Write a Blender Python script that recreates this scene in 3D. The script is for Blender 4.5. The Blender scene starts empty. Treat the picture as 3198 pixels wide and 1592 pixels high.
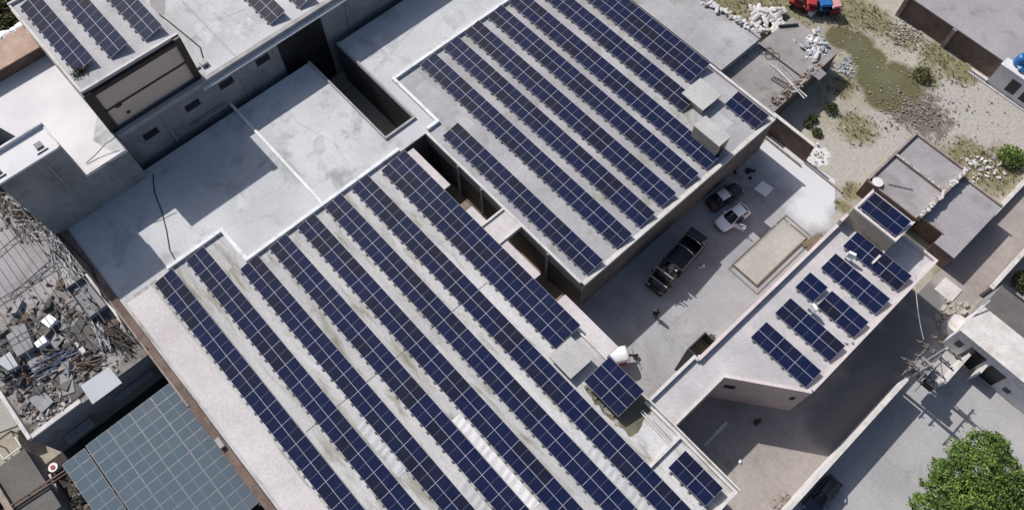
import bpy, math, random
from mathutils import Vector, Matrix
random.seed(7)
S = bpy.context.scene
COL = S.collection
# ------------------------------------------------------------------ camera, sky, sun, exposure
F_PX, PITCH, ROLL, HEAD, CAM_Z = 2469.113, 1.124876, 0.016747, 2.386848, 69.968
cd = bpy.data.cameras.new('camera'); cam = bpy.data.objects.new('camera', cd); COL.objects.link(cam)
cd.sensor_fit = 'HORIZONTAL'; cd.sensor_width = 36; cd.lens = F_PX/3198*36
cd.clip_start = 0.5; cd.clip_end = 3000
fw = Vector((math.cos(HEAD)*math.cos(PITCH), math.sin(HEAD)*math.cos(PITCH), -math.sin(PITCH)))
rt = Vector((math.sin(HEAD), -math.cos(HEAD), 0)); up = rt.cross(fw)
rt2 = rt*math.cos(ROLL)+up*math.sin(ROLL); up2 = -rt*math.sin(ROLL)+up*math.cos(ROLL)
M = Matrix((rt2, up2, -fw)).transposed().to_4x4(); M.translation = Vector((0, 0, CAM_Z))
cam.matrix_world = M
S.camera = cam
def at(u, v, z):
    """photo pixel (3198 x 1592) on the level z -> world point"""
    d = rt2*((u-1599)/F_PX) - up2*((v-796)/F_PX) + fw
    t = (z-CAM_Z)/d.z
    return Vector((0, 0, CAM_Z))+d*t
SUN_TRAVEL = Vector((1.0, 0.03, -1.0)).normalized()
ELEV = math.asin(-SUN_TRAVEL.z); AZ = math.atan2(-SUN_TRAVEL.x, -SUN_TRAVEL.y)
w = bpy.data.worlds.new('World'); S.world = w; w.use_nodes = True
nt = w.node_tree; nt.nodes.clear()
sky = nt.nodes.new('ShaderNodeTexSky'); sky.sky_type = 'NISHITA'; sky.sun_disc = False
sky.sun_elevation = ELEV; sky.sun_rotation = AZ; sky.air_density = 1.0; sky.dust_density = 2.0; sky.ozone_density = 1.0
bg = nt.nodes.new('ShaderNodeBackground'); bg.inputs[1].default_value = 0.095
wo = nt.nodes.new('ShaderNodeOutputWorld')
nt.links.new(sky.outputs[0], bg.inputs[0]); nt.links.new(bg.outputs[0], wo.inputs[0])
sl = bpy.data.lights.new('sun', 'SUN'); sl.energy = 4.3; sl.angle = math.radians(0.55); sl.color = (1, 0.96, 0.9)
so = bpy.data.objects.new('sun', sl); COL.objects.link(so)
so.rotation_euler = SUN_TRAVEL.to_track_quat('-Z', 'Y').to_euler(); so.location = (-60, 0, 90)
S.view_settings.view_transform = 'Standard'; S.view_settings.look = 'None'
S.view_settings.exposure = 0.1; S.view_settings.gamma = 1.0
try: S.cycles.max_bounces = 6
except Exception: pass
R = 5.9           # level of the panels' lower edges on the main roofs

# ------------------------------------------------------------------ materials
def newmat(name):
    m = bpy.data.materials.new(name); m.use_nodes = True
    n = m.node_tree.nodes; n.clear()
    o = n.new('ShaderNodeOutputMaterial'); b = n.new('ShaderNodeBsdfPrincipled')
    m.node_tree.links.new(b.outputs[0], o.inputs[0])
    return m, n, m.node_tree.links, b
def c4(c): return (c[0], c[1], c[2], 1)
def pos(n, l, scale=(1, 1, 1), rot=(0, 0, 0), loc=(0, 0, 0)):
    g = n.new('ShaderNodeNewGeometry'); mp = n.new('ShaderNodeMapping')
    mp.inputs['Scale'].default_value = scale; mp.inputs['Rotation'].default_value = rot; mp.inputs['Location'].default_value = loc
    l.new(g.outputs['Position'], mp.inputs[0]); return mp.outputs[0]
def noise(n, l, v, scale, detail=6, rough=0.6, dist=0.0):
    t = n.new('ShaderNodeTexNoise'); t.inputs['Scale'].default_value = scale
    t.inputs['Detail'].default_value = detail; t.inputs['Roughness'].default_value = rough
    t.inputs['Distortion'].default_value = dist
    l.new(v, t.inputs['Vector']); return t.outputs[0]
def ramp(n, l, fac, stops):
    r = n.new('ShaderNodeValToRGB'); e = r.color_ramp.elements
    e[0].position = stops[0][0]; e[0].color = c4(stops[0][1])
    e[1].position = stops[-1][0]; e[1].color = c4(stops[-1][1])
    for p, c in stops[1:-1]:
        k = e.new(p); k.color = c4(c)
    l.new(fac, r.inputs[0]); return r.outputs[0]
def mix(n, l, fac, a, b, typ='MIX'):
    m = n.new('ShaderNodeMix'); m.data_type = 'RGBA'; m.blend_type = typ
    if isinstance(fac, (int, float)): m.inputs[0].default_value = fac
    else: l.new(fac, m.inputs[0])
    for k, x in ((6, a), (7, b)):
        if isinstance(x, tuple): m.inputs[k].default_value = c4(x)
        else: l.new(x, m.inputs[k])
    return m.outputs[2]
def grey(v): return (v, v, v)
def bump(n, l, b, h, strength=0.3, dist=0.05):
    bp = n.new('ShaderNodeBump'); bp.inputs['Strength'].default_value = strength; bp.inputs['Distance'].default_value = dist
    l.new(h, bp.inputs['Height']); l.new(bp.outputs[0], b.inputs['Normal'])
def mottled(name, c1, c2, scale=0.25, fine=5.0, stain=None, stain_scale=0.3, stain_lo=0.58, stain_hi=0.68, stretch=(1, 1, 1), rough=0.9, fine_amt=0.18, seed=0.0, bumpy=0.25, joints=None):
    m, n, l, b = newmat(name)
    v = pos(n, l, stretch, loc=(seed, seed*1.7, 0))
    a = ramp(n, l, noise(n, l, v, scale, 7, 0.62), [(0.36, c1), (0.64, c2)])
    fn = noise(n, l, pos(n, l), fine, 6, 0.7)
    f = ramp(n, l, fn, [(0.3, grey(1-fine_amt)), (0.7, grey(1+fine_amt*0.4))])
    c = mix(n, l, 1.0, a, f, 'MULTIPLY')
    if stain:
        s = ramp(n, l, noise(n, l, pos(n, l, stretch, loc=(seed+31, 11-seed, 3)), stain_scale, 9, 0.68, 0.4), [(stain_lo, grey(0)), (stain_hi, grey(1))])
        c = mix(n, l, s, c, stain)
    if joints:
        bt = n.new('ShaderNodeTexBrick'); bt.offset = 0; bt.inputs['Scale'].default_value = 1
        bt.inputs['Brick Width'].default_value = joints[0]; bt.inputs['Row Height'].default_value = joints[1]; bt.inputs['Mortar Size'].default_value = .03; bt.inputs['Mortar Smooth'].default_value = .6
        wob = n.new('ShaderNodeVectorMath'); wob.operation = 'ADD'; l.new(pos(n, l, loc=(seed*.37, seed*.53, 0)), wob.inputs[0])
        nz = n.new('ShaderNodeTexNoise'); nz.inputs['Scale'].default_value = .6; l.new(pos(n, l), nz.inputs['Vector'])
        sc = n.new('ShaderNodeVectorMath'); sc.operation = 'SCALE'; sc.inputs['Scale'].default_value = .12; l.new(nz.outputs[1], sc.inputs[0]); l.new(sc.outputs[0], wob.inputs[1])
        l.new(wob.outputs[0], bt.inputs['Vector'])
        ff = n.new('ShaderNodeMath'); ff.operation = 'MULTIPLY'; l.new(bt.outputs['Fac'], ff.inputs[0]); ff.inputs[1].default_value = joints[2]
        c = mix(n, l, ff.outputs[0], c, tuple(x*.4 for x in c1))
        bt.inputs['Color1'].default_value = (1, 1, 1, 1); bt.inputs['Color2'].default_value = (.93, .93, .93, 1); bt.inputs['Mortar'].default_value = (1, 1, 1, 1)
        c = mix(n, l, .6, c, mix(n, l, 1.0, c, bt.outputs['Color'], 'MULTIPLY'))
    l.new(c, b.inputs['Base Color']); b.inputs['Roughness'].default_value = rough
    b.inputs['Specular IOR Level'].default_value = 0.25
    if bumpy: bump(n, l, b, fn, bumpy, 0.02)
    return m
def plain(name, c, rough=0.6, metal=0.0, var=0.15, scale=3.0):
    m, n, l, b = newmat(name)
    f = ramp(n, l, noise(n, l, pos(n, l), scale, 5, 0.65), [(0.3, tuple(x*(1-var) for x in c)), (0.7, tuple(min(1, x*(1+var*0.5)) for x in c))])
    l.new(f, b.inputs['Base Color']); b.inputs['Roughness'].default_value = rough; b.inputs['Metallic'].default_value = metal
    return m
MT = {}
MT['roof_front'] = mottled('pale_concrete_roof', (.41, .40, .41), (.56, .55, .56), .3, 4, (.20, .19, .14), .6, .49, .66, (.28, 1.5, 1), seed=2)
MT['roof_edge'] = mottled('pinkish_roof_screed', (.50, .46, .465), (.60, .56, .56), .2, 4, (.43, .42, .43), .3, .55, .7, seed=5)
MT['roof_terrace'] = mottled('grey_terrace_screed', (.43, .435, .45), (.55, .555, .575), .12, 5, (.30, .305, .31), .26, .53, .68, seed=9, fine_amt=.12, joints=(4.6, 4.3, .14))
MT['terrace_stain'] = mottled('terrace_stain', (.40, .405, .415), (.47, .475, .485), .5, 5, (.52, .525, .54), .8, .45, .6, seed=10)
MT['joint_dark'] = plain('crack_filler', (.24, .24, .24), .9)
MT['roof_back'] = mottled('lavender_grey_roof', (.33, .325, .345), (.43, .42, .44), .22, 4, (.26, .25, .225), .4, .52, .68, seed=13, joints=(5.2, 30, .2))
MT['roof_block'] = mottled('block_roof_screed', (.36, .355, .37), (.48, .47, .48), .25, 4, (.27, .26, .25), .3, .62, .75, seed=17)
MT['roof_white'] = mottled('whitewashed_terrace', (.58, .57, .60), (.70, .68, .68), .2, 4, (.62, .55, .46), .12, .56, .75, seed=3, fine_amt=.06)
MT['roof_pink'] = mottled('pinkish_grey_roof', (.42, .40, .41), (.54, .51, .52), .25, 4, (.36, .36, .37), .3, .5, .68, seed=21)
MT['roof_dull'] = mottled('dull_grey_roof', (.29, .275, .29), (.36, .34, .355), .25, 4, (.22, .205, .20), .3, .53, .68, seed=25)
MT['roof_store'] = mottled('store_roof', (.25, .235, .235), (.32, .30, .30), .3, 4, (.18, .16, .135), .35, .5, .66, seed=26)
MT['roof_dark'] = mottled('dark_grey_roof', (.115, .11, .105), (.15, .143, .135), .3, 3, seed=29)
MT['roof_tan'] = mottled('tan_roof', (.34, .30, .27), (.42, .38, .35), .3, 4, (.3, .27, .22), .3, .58, .7, seed=33)
MT['roof_scrap'] = mottled('soiled_roof', (.20, .18, .17), (.38, .355, .345), .35, 3, (.10, .09, .08), .45, .50, .60, seed=41, fine_amt=.35)
MT['stair_roof'] = mottled('stairhead_roof', (.40, .39, .385), (.49, .475, .465), .4, 5, (.34, .32, .30), .5, .6, .75, seed=44)
MT['wall_grey'] = mottled('grey_render', (.22, .22, .23), (.30, .30, .31), .4, 4, (.16, .16, .16), .5, .55, .7, seed=50)
MT['wall_cream'] = mottled('cream_render', (.34, .31, .26), (.43, .39, .33), .4, 4, (.28, .25, .2), .4, .6, .75, seed=53)
MT['wall_beige'] = plain('beige_facade', (.62, .48, .40), .7, 0, .08, .6)
MT['wall_pink'] = mottled('pink_render', (.52, .40, .36), (.60, .47, .42), .3, 4, (.42, .32, .28), .4, .6, .75, seed=57)
MT['wall_tan'] = mottled('tan_render', (.42, .35, .25), (.50, .41, .33), .5, 4, seed=58)
MT['brick'] = mottled('brown_brickwork', (.13, .09, .075), (.20, .145, .12), .8, 6, (.1, .075, .065), .6, .55, .7, seed=60, fine_amt=.3)
MT['brick_dust'] = mottled('dusty_brickwork', (.25, .20, .175), (.36, .30, .27), .8, 6, (.16, .125, .11), .9, .52, .65, seed=63, fine_amt=.3)
MT['white'] = plain('white_paint', (.76, .76, .77), .6, 0, .06)
MT['white_soiled'] = mottled('soiled_whitewash', (.56, .55, .57), (.72, .70, .71), .5, 4, (.42, .40, .38), .5, .58, .72, seed=66)
MT['white_worn'] = mottled('worn_white_paint', (.64, .64, .66), (.80, .80, .81), .8, 6, (.46, .45, .44), .9, .56, .68, seed=97)
MT['coping'] = mottled('pale_coping', (.50, .48, .46), (.66, .63, .61), .7, 5, (.40, .36, .32), .8, .55, .7, seed=68)
MT['coping_pink'] = mottled('pink_coping', (.55, .48, .47), (.68, .60, .59), .6, 5, (.45, .38, .35), .8, .6, .75, seed=69)
MT['brown'] = plain('dark_brown_cladding', (.028, .017, .014), .55, 0, .3)
MT['dark'] = plain('dark_opening', (.012, .012, .015), .4)
MT['alu'] = plain('aluminium_frame', (.46, .46, .54), .5, 0.0, .05)
MT['galv'] = plain('galvanised_steel', (.42, .43, .45), .45, 0.3, .2)
MT['steel'] = plain('dark_steel', (.045, .045, .05), .6, 0.2, .3)
MT['rust'] = plain('rusty_steel', (.12, .075, .05), .8, 0.1, .4)
MT['foot'] = plain('concrete_foot', (.19, .185, .18), .95)
MT['black'] = plain('black_rubber', (.012, .012, .013), .7)
MT['concrete'] = mottled('plain_concrete', (.30, .29, .29), (.40, .39, .385), .8, 6, seed=71)
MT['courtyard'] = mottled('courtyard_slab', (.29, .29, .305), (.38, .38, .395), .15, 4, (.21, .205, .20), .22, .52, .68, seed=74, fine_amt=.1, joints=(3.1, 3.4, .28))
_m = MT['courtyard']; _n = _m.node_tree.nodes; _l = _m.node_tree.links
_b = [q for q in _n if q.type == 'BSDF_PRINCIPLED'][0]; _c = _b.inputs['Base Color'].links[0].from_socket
GLARE = [(2350, 440, 2.2), (2400, 455, 2.4), (2450, 490, 2.6), (2510, 540, 2.8), (2560, 590, 2.8), (2530, 650, 2.2), (2600, 600, 2.0)]  # sunlit glare at the court's far end, painted into the slab colour
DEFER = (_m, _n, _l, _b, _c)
MT['gate_pad'] = mottled('glare_slab', (.66, .67, .70), (.80, .81, .83), .25, 4, (.52, .53, .55), .4, .58, .72, seed=77, fine_amt=.1)  # pale slab tone made for the same painted glare
MT['bed'] = mottled('sandy_bed', (.35, .33, .31), (.42, .40, .375), .25, 4, (.34, .32, .30), .3, .55, .7, seed=79)
MT['road'] = mottled('dusty_road', (.27, .24, .225), (.37, .335, .315), .16, 3, (.22, .19, .17), .3, .55, .68, seed=81)
MT['road_asphalt'] = mottled('worn_asphalt', (.17, .165, .165), (.23, .22, .22), .3, 4, seed=82)
MT['yard'] = mottled('pale_yard', (.33, .325, .33), (.42, .41, .42), .15, 4, (.26, .255, .255), .5, .58, .70, seed=85, joints=(4.2, 4.2, .2))
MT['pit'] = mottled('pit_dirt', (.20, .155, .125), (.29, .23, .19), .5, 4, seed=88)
MT['shade_dark'] = mottled('shade_dark_ground', (.035, .03, .03), (.075, .065, .065), .5, 4, seed=89)  # near-black tone: painted shade on the ground, also dark scrap
MT['stain'] = mottled('damp_algae', (.10, .095, .07), (.17, .155, .115), .6, 4, (.36, .34, .31), .55, .58, .62, seed=91)
MT['plastic_white'] = plain('white_sheet', (.78, .78, .80), .5, 0, .08)
MT['tarp'] = plain('grey_tarp', (.36, .38, .42), .6, 0, .12, .6)
MT['timber'] = plain('old_timber', (.22, .17, .12), .8, 0, .35)
MT['blue_paint'] = plain('blue_paint', (.03, .06, .16), .5, 0, .3)
MT['red_paint'] = plain('red_paint', (.35, .03, .03), .5, 0, .25)
MT['blue_plastic'] = plain('blue_plastic', (.02, .13, .36), .4, 0, .25)
MT['pink_cloth'] = plain('pink_cloth', (.55, .28, .27), .8, 0, .25)
MT['sand_light'] = mottled('sandy_ground', (.33, .30, .26), (.43, .395, .35), .2, 4, seed=93)

def blobs(n, l, pts, wob=.55, wscale=.5, lo=.75, hi=1.25):
    """soft edged world-space patches: pts = photo pixel centre and radius in metres"""
    g = n.new('ShaderNodeNewGeometry'); cur = None
    nz = noise(n, l, pos(n, l), wscale, 8, .7)
    for u, v, r in pts:
        p = at(u, v, 0); d = n.new('ShaderNodeVectorMath'); d.operation = 'DISTANCE'
        l.new(g.outputs['Position'], d.inputs[0]); d.inputs[1].default_value = (p.x, p.y, 0)
        k = n.new('ShaderNodeMath'); k.operation = 'DIVIDE'; l.new(d.outputs['Value'], k.inputs[0]); k.inputs[1].default_value = r
        if cur is None: cur = k.outputs[0]
        else:
            q = n.new('ShaderNodeMath'); q.operation = 'MINIMUM'; l.new(cur, q.inputs[0]); l.new(k.outputs[0], q.inputs[1]); cur = q.outputs[0]
    a = n.new('ShaderNodeMath'); a.operation = 'MULTIPLY_ADD'; l.new(nz, a.inputs[0]); a.inputs[1].default_value = wob*2; a.inputs[2].default_value = -wob
    e = n.new('ShaderNodeMath'); e.operation = 'ADD'; l.new(cur, e.inputs[0]); l.new(a.outputs[0], e.inputs[1])
    return ramp(n, l, e.outputs[0], [(lo/2, grey(1)), (hi/2, grey(0))]) if False else maprange(n, l, e.outputs[0], lo, hi)
def maprange(n, l, v, lo, hi):
    m = n.new('ShaderNodeMapRange'); l.new(v, m.inputs[0]); m.inputs[1].default_value = lo; m.inputs[2].default_value = hi
    m.inputs[3].default_value = 1; m.inputs[4].default_value = 0; return m.outputs[0]
WEEDS = [(2080, 10, 4), (2230, 35, 4), (2330, -10, 5), (2440, 20, 4), (2660, 40, 3.2), (2740, 70, 2.2), (2830, 120, 1.8), (2920, 170, 1.9), (2990, 215, 2.4), (2890, 240, 1.9), (2675, 400, 2.2), (2630, 270, 1.7), (3020, 500, 2.8), (3100, 540, 2.8), (3140, 510, 2.4), (2665, 600, 1.2), (2635, 645, 1.0)]
POND = [(2625, 118, 1.6), (2680, 140, 1.7), (2715, 190, 1.9), (2740, 245, 2.2), (2795, 258, 2.6), (2765, 292, 2.3)]
PATH = [(2600, 600, 2.5), (2660, 500, 3), (2740, 420, 3.5), (2960, 320, 4), (3050, 300, 4), (3050, 380, 4), (2980, 420, 3), (3150, 420, 4.5), (3150, 350, 4), (3198, 480, 4)]
def ground_mat():
    m, n, l, b = newmat('dry_ground')
    v = pos(n, l)
    a = ramp(n, l, noise(n, l, v, .07, 8, .6), [(.35, (.33, .295, .235)), (.5, (.42, .385, .325)), (.66, (.49, .455, .405))])
    gr = ramp(n, l, noise(n, l, pos(n, l, loc=(40, 7, 0)), .16, 9, .7, .5), [(.56, grey(0)), (.66, grey(1))])
    c = mix(n, l, gr, a, (.24, .22, .14))
    c = mix(n, l, blobs(n, l, PATH, .5, .35, .7, 1.2), c, (.43, .40, .37))
    wd = ramp(n, l, noise(n, l, pos(n, l), 1.1, 8, .75), [(.3, (.13, .12, .055)), (.5, (.23, .21, .12)), (.7, (.36, .32, .235))])
    c = mix(n, l, blobs(n, l, WEEDS, .8, .45, .6, 1.15), c, wd)
    c = mix(n, l, blobs(n, l, [(2850, 335, 3.6), (2900, 375, 3.0), (2820, 310, 2.0)], 1.3, .9, .6, .9), c, (.18, .155, .13))
    c = mix(n, l, blobs(n, l, POND, .35, .6, .95, 1.25), c, (.135, .125, .065))
    c = mix(n, l, blobs(n, l, [(2550, 487, 1.6)], .6, 1.2, .7, .95), c, (.70, .69, .69))
    fn = noise(n, l, v, 2.5, 8, .75)
    f = ramp(n, l, fn, [(.3, grey(.72)), (.7, grey(1.08))])
    c = mix(n, l, 1.0, c, f, 'MULTIPLY')
    l.new(c, b.inputs['Base Color']); b.inputs['Roughness'].default_value = 1; b.inputs['Specular IOR Level'].default_value = .1
    bump(n, l, b, fn, .6, .15)
    return m
MT['ground'] = ground_mat()
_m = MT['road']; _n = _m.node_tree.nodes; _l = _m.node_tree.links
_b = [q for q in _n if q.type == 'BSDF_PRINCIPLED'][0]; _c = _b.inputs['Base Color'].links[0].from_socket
_l.new(mix(_n, _l, blobs(_n, _l, [(2600, 1330, 2.4), (2660, 1260, 2.6), (2720, 1180, 2.6), (2770, 1100, 2.6), (2830, 1030, 2.4), (2880, 930, 2.2)], .45, .35, .7, 1.15), _c, (.17, .165, .165)), _b.inputs['Base Color'])  # extra dark of the shadowed road stretch put into its colour
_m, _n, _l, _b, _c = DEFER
_l.new(mix(_n, _l, blobs(_n, _l, GLARE, .55, .6, .6, 1.3), _c, (.56, .57, .59)), _b.inputs['Base Color'])
def pond_mat():
    m, n, l, b = newmat('murky_green_water')
    a = ramp(n, l, noise(n, l, pos(n, l), .35, 6, .6), [(.35, (.105, .103, .05)), (.65, (.14, .132, .068))])
    l.new(a, b.inputs['Base Color']); b.inputs['Roughness'].default_value = .35
    return m
MT['pond'] = pond_mat()
def grass_mat():
    m, n, l, b = newmat('rough_grass')
    a = ramp(n, l, noise(n, l, pos(n, l), .9, 8, .75), [(.3, (.05, .055, .015)), (.5, (.12, .115, .045)), (.7, (.20, .185, .09))])
    l.new(a, b.inputs['Base Color']); b.inputs['Roughness'].default_value = 1
    bump(n, l, b, noise(n, l, pos(n, l), 4, 6, .7), .8, .2)
    return m
MT['grass'] = grass_mat()
def corrugated(name, c1, c2, axis_rot, scale):
    m, n, l, b = newmat(name)
    wv = n.new('ShaderNodeTexWave'); wv.inputs['Scale'].default_value = scale
    l.new(pos(n, l, rot=(0, 0, axis_rot)), wv.inputs['Vector'])
    a = ramp(n, l, noise(n, l, pos(n, l), .9, 6, .7), [(.35, c1), (.65, c2)])
    l.new(a, b.inputs['Base Color']); b.inputs['Roughness'].default_value = .8
    bump(n, l, b, wv.outputs[1], .8, .06)
    return m
MT['rust_sheet'] = corrugated('rusty_roof_sheet', (.42, .26, .19), (.56, .42, .34), math.pi/2, 1.2)
def bands(name, c1, c2, scale):
    m, n, l, b = newmat(name)
    wv = n.new('ShaderNodeTexWave'); wv.inputs['Scale'].default_value = scale; wv.inputs['Distortion'].default_value = 2.5; wv.inputs['Detail'].default_value = 3
    wv.bands_direction = 'Z'
    l.new(pos(n, l), wv.inputs['Vector'])
    a = ramp(n, l, wv.outputs[0], [(.2, c1), (.8, c2)])
    l.new(a, b.inputs['Base Color']); b.inputs['Roughness'].default_value = .9
    return m
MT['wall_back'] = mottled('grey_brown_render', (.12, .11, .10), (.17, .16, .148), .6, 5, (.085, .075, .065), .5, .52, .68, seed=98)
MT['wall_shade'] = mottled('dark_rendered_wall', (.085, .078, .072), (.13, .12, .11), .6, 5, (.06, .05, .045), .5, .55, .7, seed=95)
MT['banded'] = bands('banded_stonework', (.26, .23, .21), (.50, .46, .43), .45)
def panel_glass(name, ca, cb, rough, cc=None, coat=.4):
    m, n, l, b = newmat(name)
    oi = n.new('ShaderNodeObjectInfo')
    st = [(0.0, ca), (0.55, ca), (1.0, cb)]
    if cc: st = [(0.0, ca), (0.45, ca), (0.75, cb), (1.0, cc)]
    a = ramp(n, l, oi.outputs['Random'], st)
    # cell grid inside the laminate and a film of dust
    d = ramp(n, l, noise(n, l, pos(n, l), .5, 6, .7), [(.35, grey(0)), (.75, grey(.025))])
    c = mix(n, l, d, a, (.30, .28, .27))
    l.new(c, b.inputs['Base Color']); b.inputs['Roughness'].default_value = .5
    b.inputs['Specular IOR Level'].default_value = .04
    b.inputs['Coat Weight'].default_value = coat; b.inputs['Coat Roughness'].default_value = rough; b.inputs['Coat IOR'].default_value = 1.45
    return m
MT['pv'] = panel_glass('solar_glass', (.0055, .0105, .043), (.007, .0105, .034), .02, (.009, .010, .026))
MT['pv_pale'] = panel_glass('sky_sheen_dusty_glass', (.080, .110, .140), (.092, .118, .148), .05)  # sky reflection and some dust put into a lighter base colour
MT['pale_line'] = plain('pale_cell_joint', (.16, .19, .21), .5)
MT['pv_line'] = plain('cell_joint', (.10, .10, .13), .5)
MT['car_glass'] = plain('car_glass', (.010, .011, .013), .12)
def paint(name, c, rough=.35):
    m, n, l, b = newmat(name)
    f = ramp(n, l, noise(n, l, pos(n, l), 2.5, 5, .6), [(.3, tuple(x*.93 for x in c)), (.7, c)])
    l.new(f, b.inputs['Base Color']); b.inputs['Roughness'].default_value = rough
    b.inputs['Coat Weight'].default_value = .4
    return m
MT['car_white'] = paint('white_car_paint', (.84, .84, .86))
MT['car_dark'] = paint('black_car_paint', (.012, .012, .014))
MT['car_silver'] = paint('silver_car_paint', (.60, .58, .56))
MT['car_blue'] = paint('dark_blue_car_paint', (.012, .02, .045))
MT['truck_brown'] = paint('dark_truck_paint', (.026, .021, .024), .5)
MT['trim'] = plain('truck_trim', (.34, .29, .29), .5)
MT['skin'] = plain('skin', (.26, .15, .10), .6)
MT['hair'] = plain('hair', (.01, .009, .008), .6)
MT['cloth_dark'] = plain('dark_clothing', (.02, .02, .026), .9)
MT['cloth_grey'] = plain('charcoal_clothing', (.03, .03, .04), .9)
MT['bark'] = plain('bark', (.10, .075, .05), .95, 0, .35)
def leaf_mat(name, lo, hi):
    m, n, l, b = newmat(name)
    g = n.new('ShaderNodeNewGeometry')
    a = ramp(n, l, g.outputs['Random Per Island'], [(0, lo), (.6, tuple((x+y)/2 for x, y in zip(lo, hi))), (1, hi)])
    big = ramp(n, l, noise(n, l, pos(n, l), .5, 4, .6), [(.35, grey(.65)), (.65, grey(1.15))])
    c = mix(n, l, 1.0, a, big, 'MULTIPLY')
    l.new(c, b.inputs['Base Color']); b.inputs['Roughness'].default_value = .65
    b.inputs['Specular IOR Level'].default_value = .25
    return m
MT['leaf'] = leaf_mat('green_leaves', (.03, .068, .014), (.20, .29, .055))
MT['weed'] = leaf_mat('weed_leaves', (.12, .115, .055), (.27, .25, .15))
MT['leaf_dry'] = leaf_mat('olive_leaves', (.05, .055, .02), (.14, .14, .055))

# ------------------------------------------------------------------ mesh helpers
class MB:
    def __init__(s): s.v = []; s.f = []; s.m = []
    def face(s, pts, mi=0):
        k = len(s.v); s.v += [tuple(p) for p in pts]; s.f.append(tuple(range(k, k+len(pts)))); s.m.append(mi)
    def hull8(s, p, mi=0):
        k = len(s.v); s.v += [tuple(q) for q in p]
        for f in ((3, 2, 1, 0), (4, 5, 6, 7), (0, 1, 5, 4), (1, 2, 6, 5), (2, 3, 7, 6), (3, 0, 4, 7)):
            s.f.append(tuple(k+i for i in f)); s.m.append(mi)
    def box(s, x0, x1, y0, y1, z0, z1, mi=0):
        s.hull8([(x0, y0, z0), (x1, y0, z0), (x1, y1, z0), (x0, y1, z0), (x0, y0, z1), (x1, y0, z1), (x1, y1, z1), (x0, y1, z1)], mi)
    def prism(s, poly, z0, z1, mi=0, top=True, bottom=True, side=True):
        n = len(poly); k = len(s.v)
        s.v += [(x, y, z0) for x, y in poly]+[(x, y, z1) for x, y in poly]
        if side:
            for i in range(n):
                j = (i+1) % n; s.f.append((k+i, k+j, k+n+j, k+n+i)); s.m.append(mi)
        if top: s.f.append(tuple(k+n+i for i in range(n))); s.m.append(mi)
        if bottom: s.f.append(tuple(k+i for i in reversed(range(n)))); s.m.append(mi)
    def bar(s, a, b, w, h=None, mi=0):
        a = Vector(a); b = Vector(b); d = (b-a)
        if d.length < 1e-6: return
        d.normalize(); h = h or w
        u = d.cross(Vector((0, 0, 1)))
        if u.length < 1e-3: u = Vector((1, 0, 0))
        u.normalize(); v = u.cross(d)
        o = [(-1, -1), (1, -1), (1, 1), (-1, 1)]
        s.hull8([a+u*(x*w/2)+v*(y*h/2) for x, y in o]+[b+u*(x*w/2)+v*(y*h/2) for x, y in o], mi)
    def tube(s, pts, r, n=8, mi=0, cap=True):
        rings = []
        rr = r if isinstance(r, (list, tuple)) else [r]*len(pts)
        P = [Vector(p) for p in pts]
        for i, p in enumerate(P):
            d = (P[min(i+1, len(P)-1)]-P[max(i-1, 0)]).normalized()
            u = d.cross(Vector((0, 0, 1)))
            if u.length < 1e-3: u = Vector((1, 0, 0))
            u.normalize(); v = u.cross(d).normalized()
            k = len(s.v)
            s.v += [tuple(p+(u*math.cos(2*math.pi*j/n)+v*math.sin(2*math.pi*j/n))*rr[i]) for j in range(n)]
            rings.append(k)
        for a, b in zip(rings, rings[1:]):
            for j in range(n):
                q = (j+1) % n; s.f.append((a+j, a+q, b+q, b+j)); s.m.append(mi)
        if cap:
            s.f.append(tuple(rings[0]+j for j in reversed(range(n)))); s.m.append(mi)
            s.f.append(tuple(rings[-1]+j for j in range(n))); s.m.append(mi)
    def rock(s, c, r, sq=.7, mi=0):
        k = len(s.v); n = 6
        for i, (zz, q) in enumerate(((-.6, .7), (.15, 1), (.75, .6))):
            for j in range(n):
                a = 2*math.pi*j/n+i*.4; t = r*q*random.uniform(.75, 1.2)
                s.v.append((c[0]+math.cos(a)*t, c[1]+math.sin(a)*t, c[2]+zz*r*sq*random.uniform(.8, 1.2)))
        for i in range(2):
            for j in range(n):
                q = (j+1) % n; s.f.append((k+i*n+j, k+i*n+q, k+i*n+n+q, k+i*n+n+j)); s.m.append(mi)
        s.f.append(tuple(k+2*n+j for j in range(n))); s.m.append(mi)
        s.f.append(tuple(k+j for j in reversed(range(n)))); s.m.append(mi)
    def build(s, name, mats, parent=None, loc=None, smooth=False):
        if smooth:
            d = {}; nv = []; mp = []
            for p in s.v:
                k = (round(p[0], 4), round(p[1], 4), round(p[2], 4))
                if k not in d: d[k] = len(nv); nv.append(p)
                mp.append(d[k])
            s.v = nv; s.f = [tuple(mp[i] for i in f) for f in s.f]
        me = bpy.data.meshes.new(name)
        o = (0, 0, 0)
        if parent is not None and loc is None:
            q = parent; o = Vector((0, 0, 0))
            while q is not None: o = o+q.location; q = q.parent
        me.from_pydata([(x-o[0], y-o[1], z-o[2]) for x, y, z in s.v], [], s.f)
        if not isinstance(mats, (list, tuple)): mats = [mats]
        for m in mats: me.materials.append(MT[m] if isinstance(m, str) else m)
        me.polygons.foreach_set('material_index', s.m)
        if smooth: me.polygons.foreach_set('use_smooth', [True]*len(s.f))
        me.update()
        ob = bpy.data.objects.new(name, me); COL.objects.link(ob)
        if parent is not None: ob.parent = parent
        if loc is not None: ob.location = loc
        return ob
def tag(o, label=None, cat=None, group=None, kind=None):
    if label: o['label'] = label
    if cat: o['category'] = cat
    if group: o['group'] = group
    if kind: o['kind'] = kind
    return o
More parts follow.
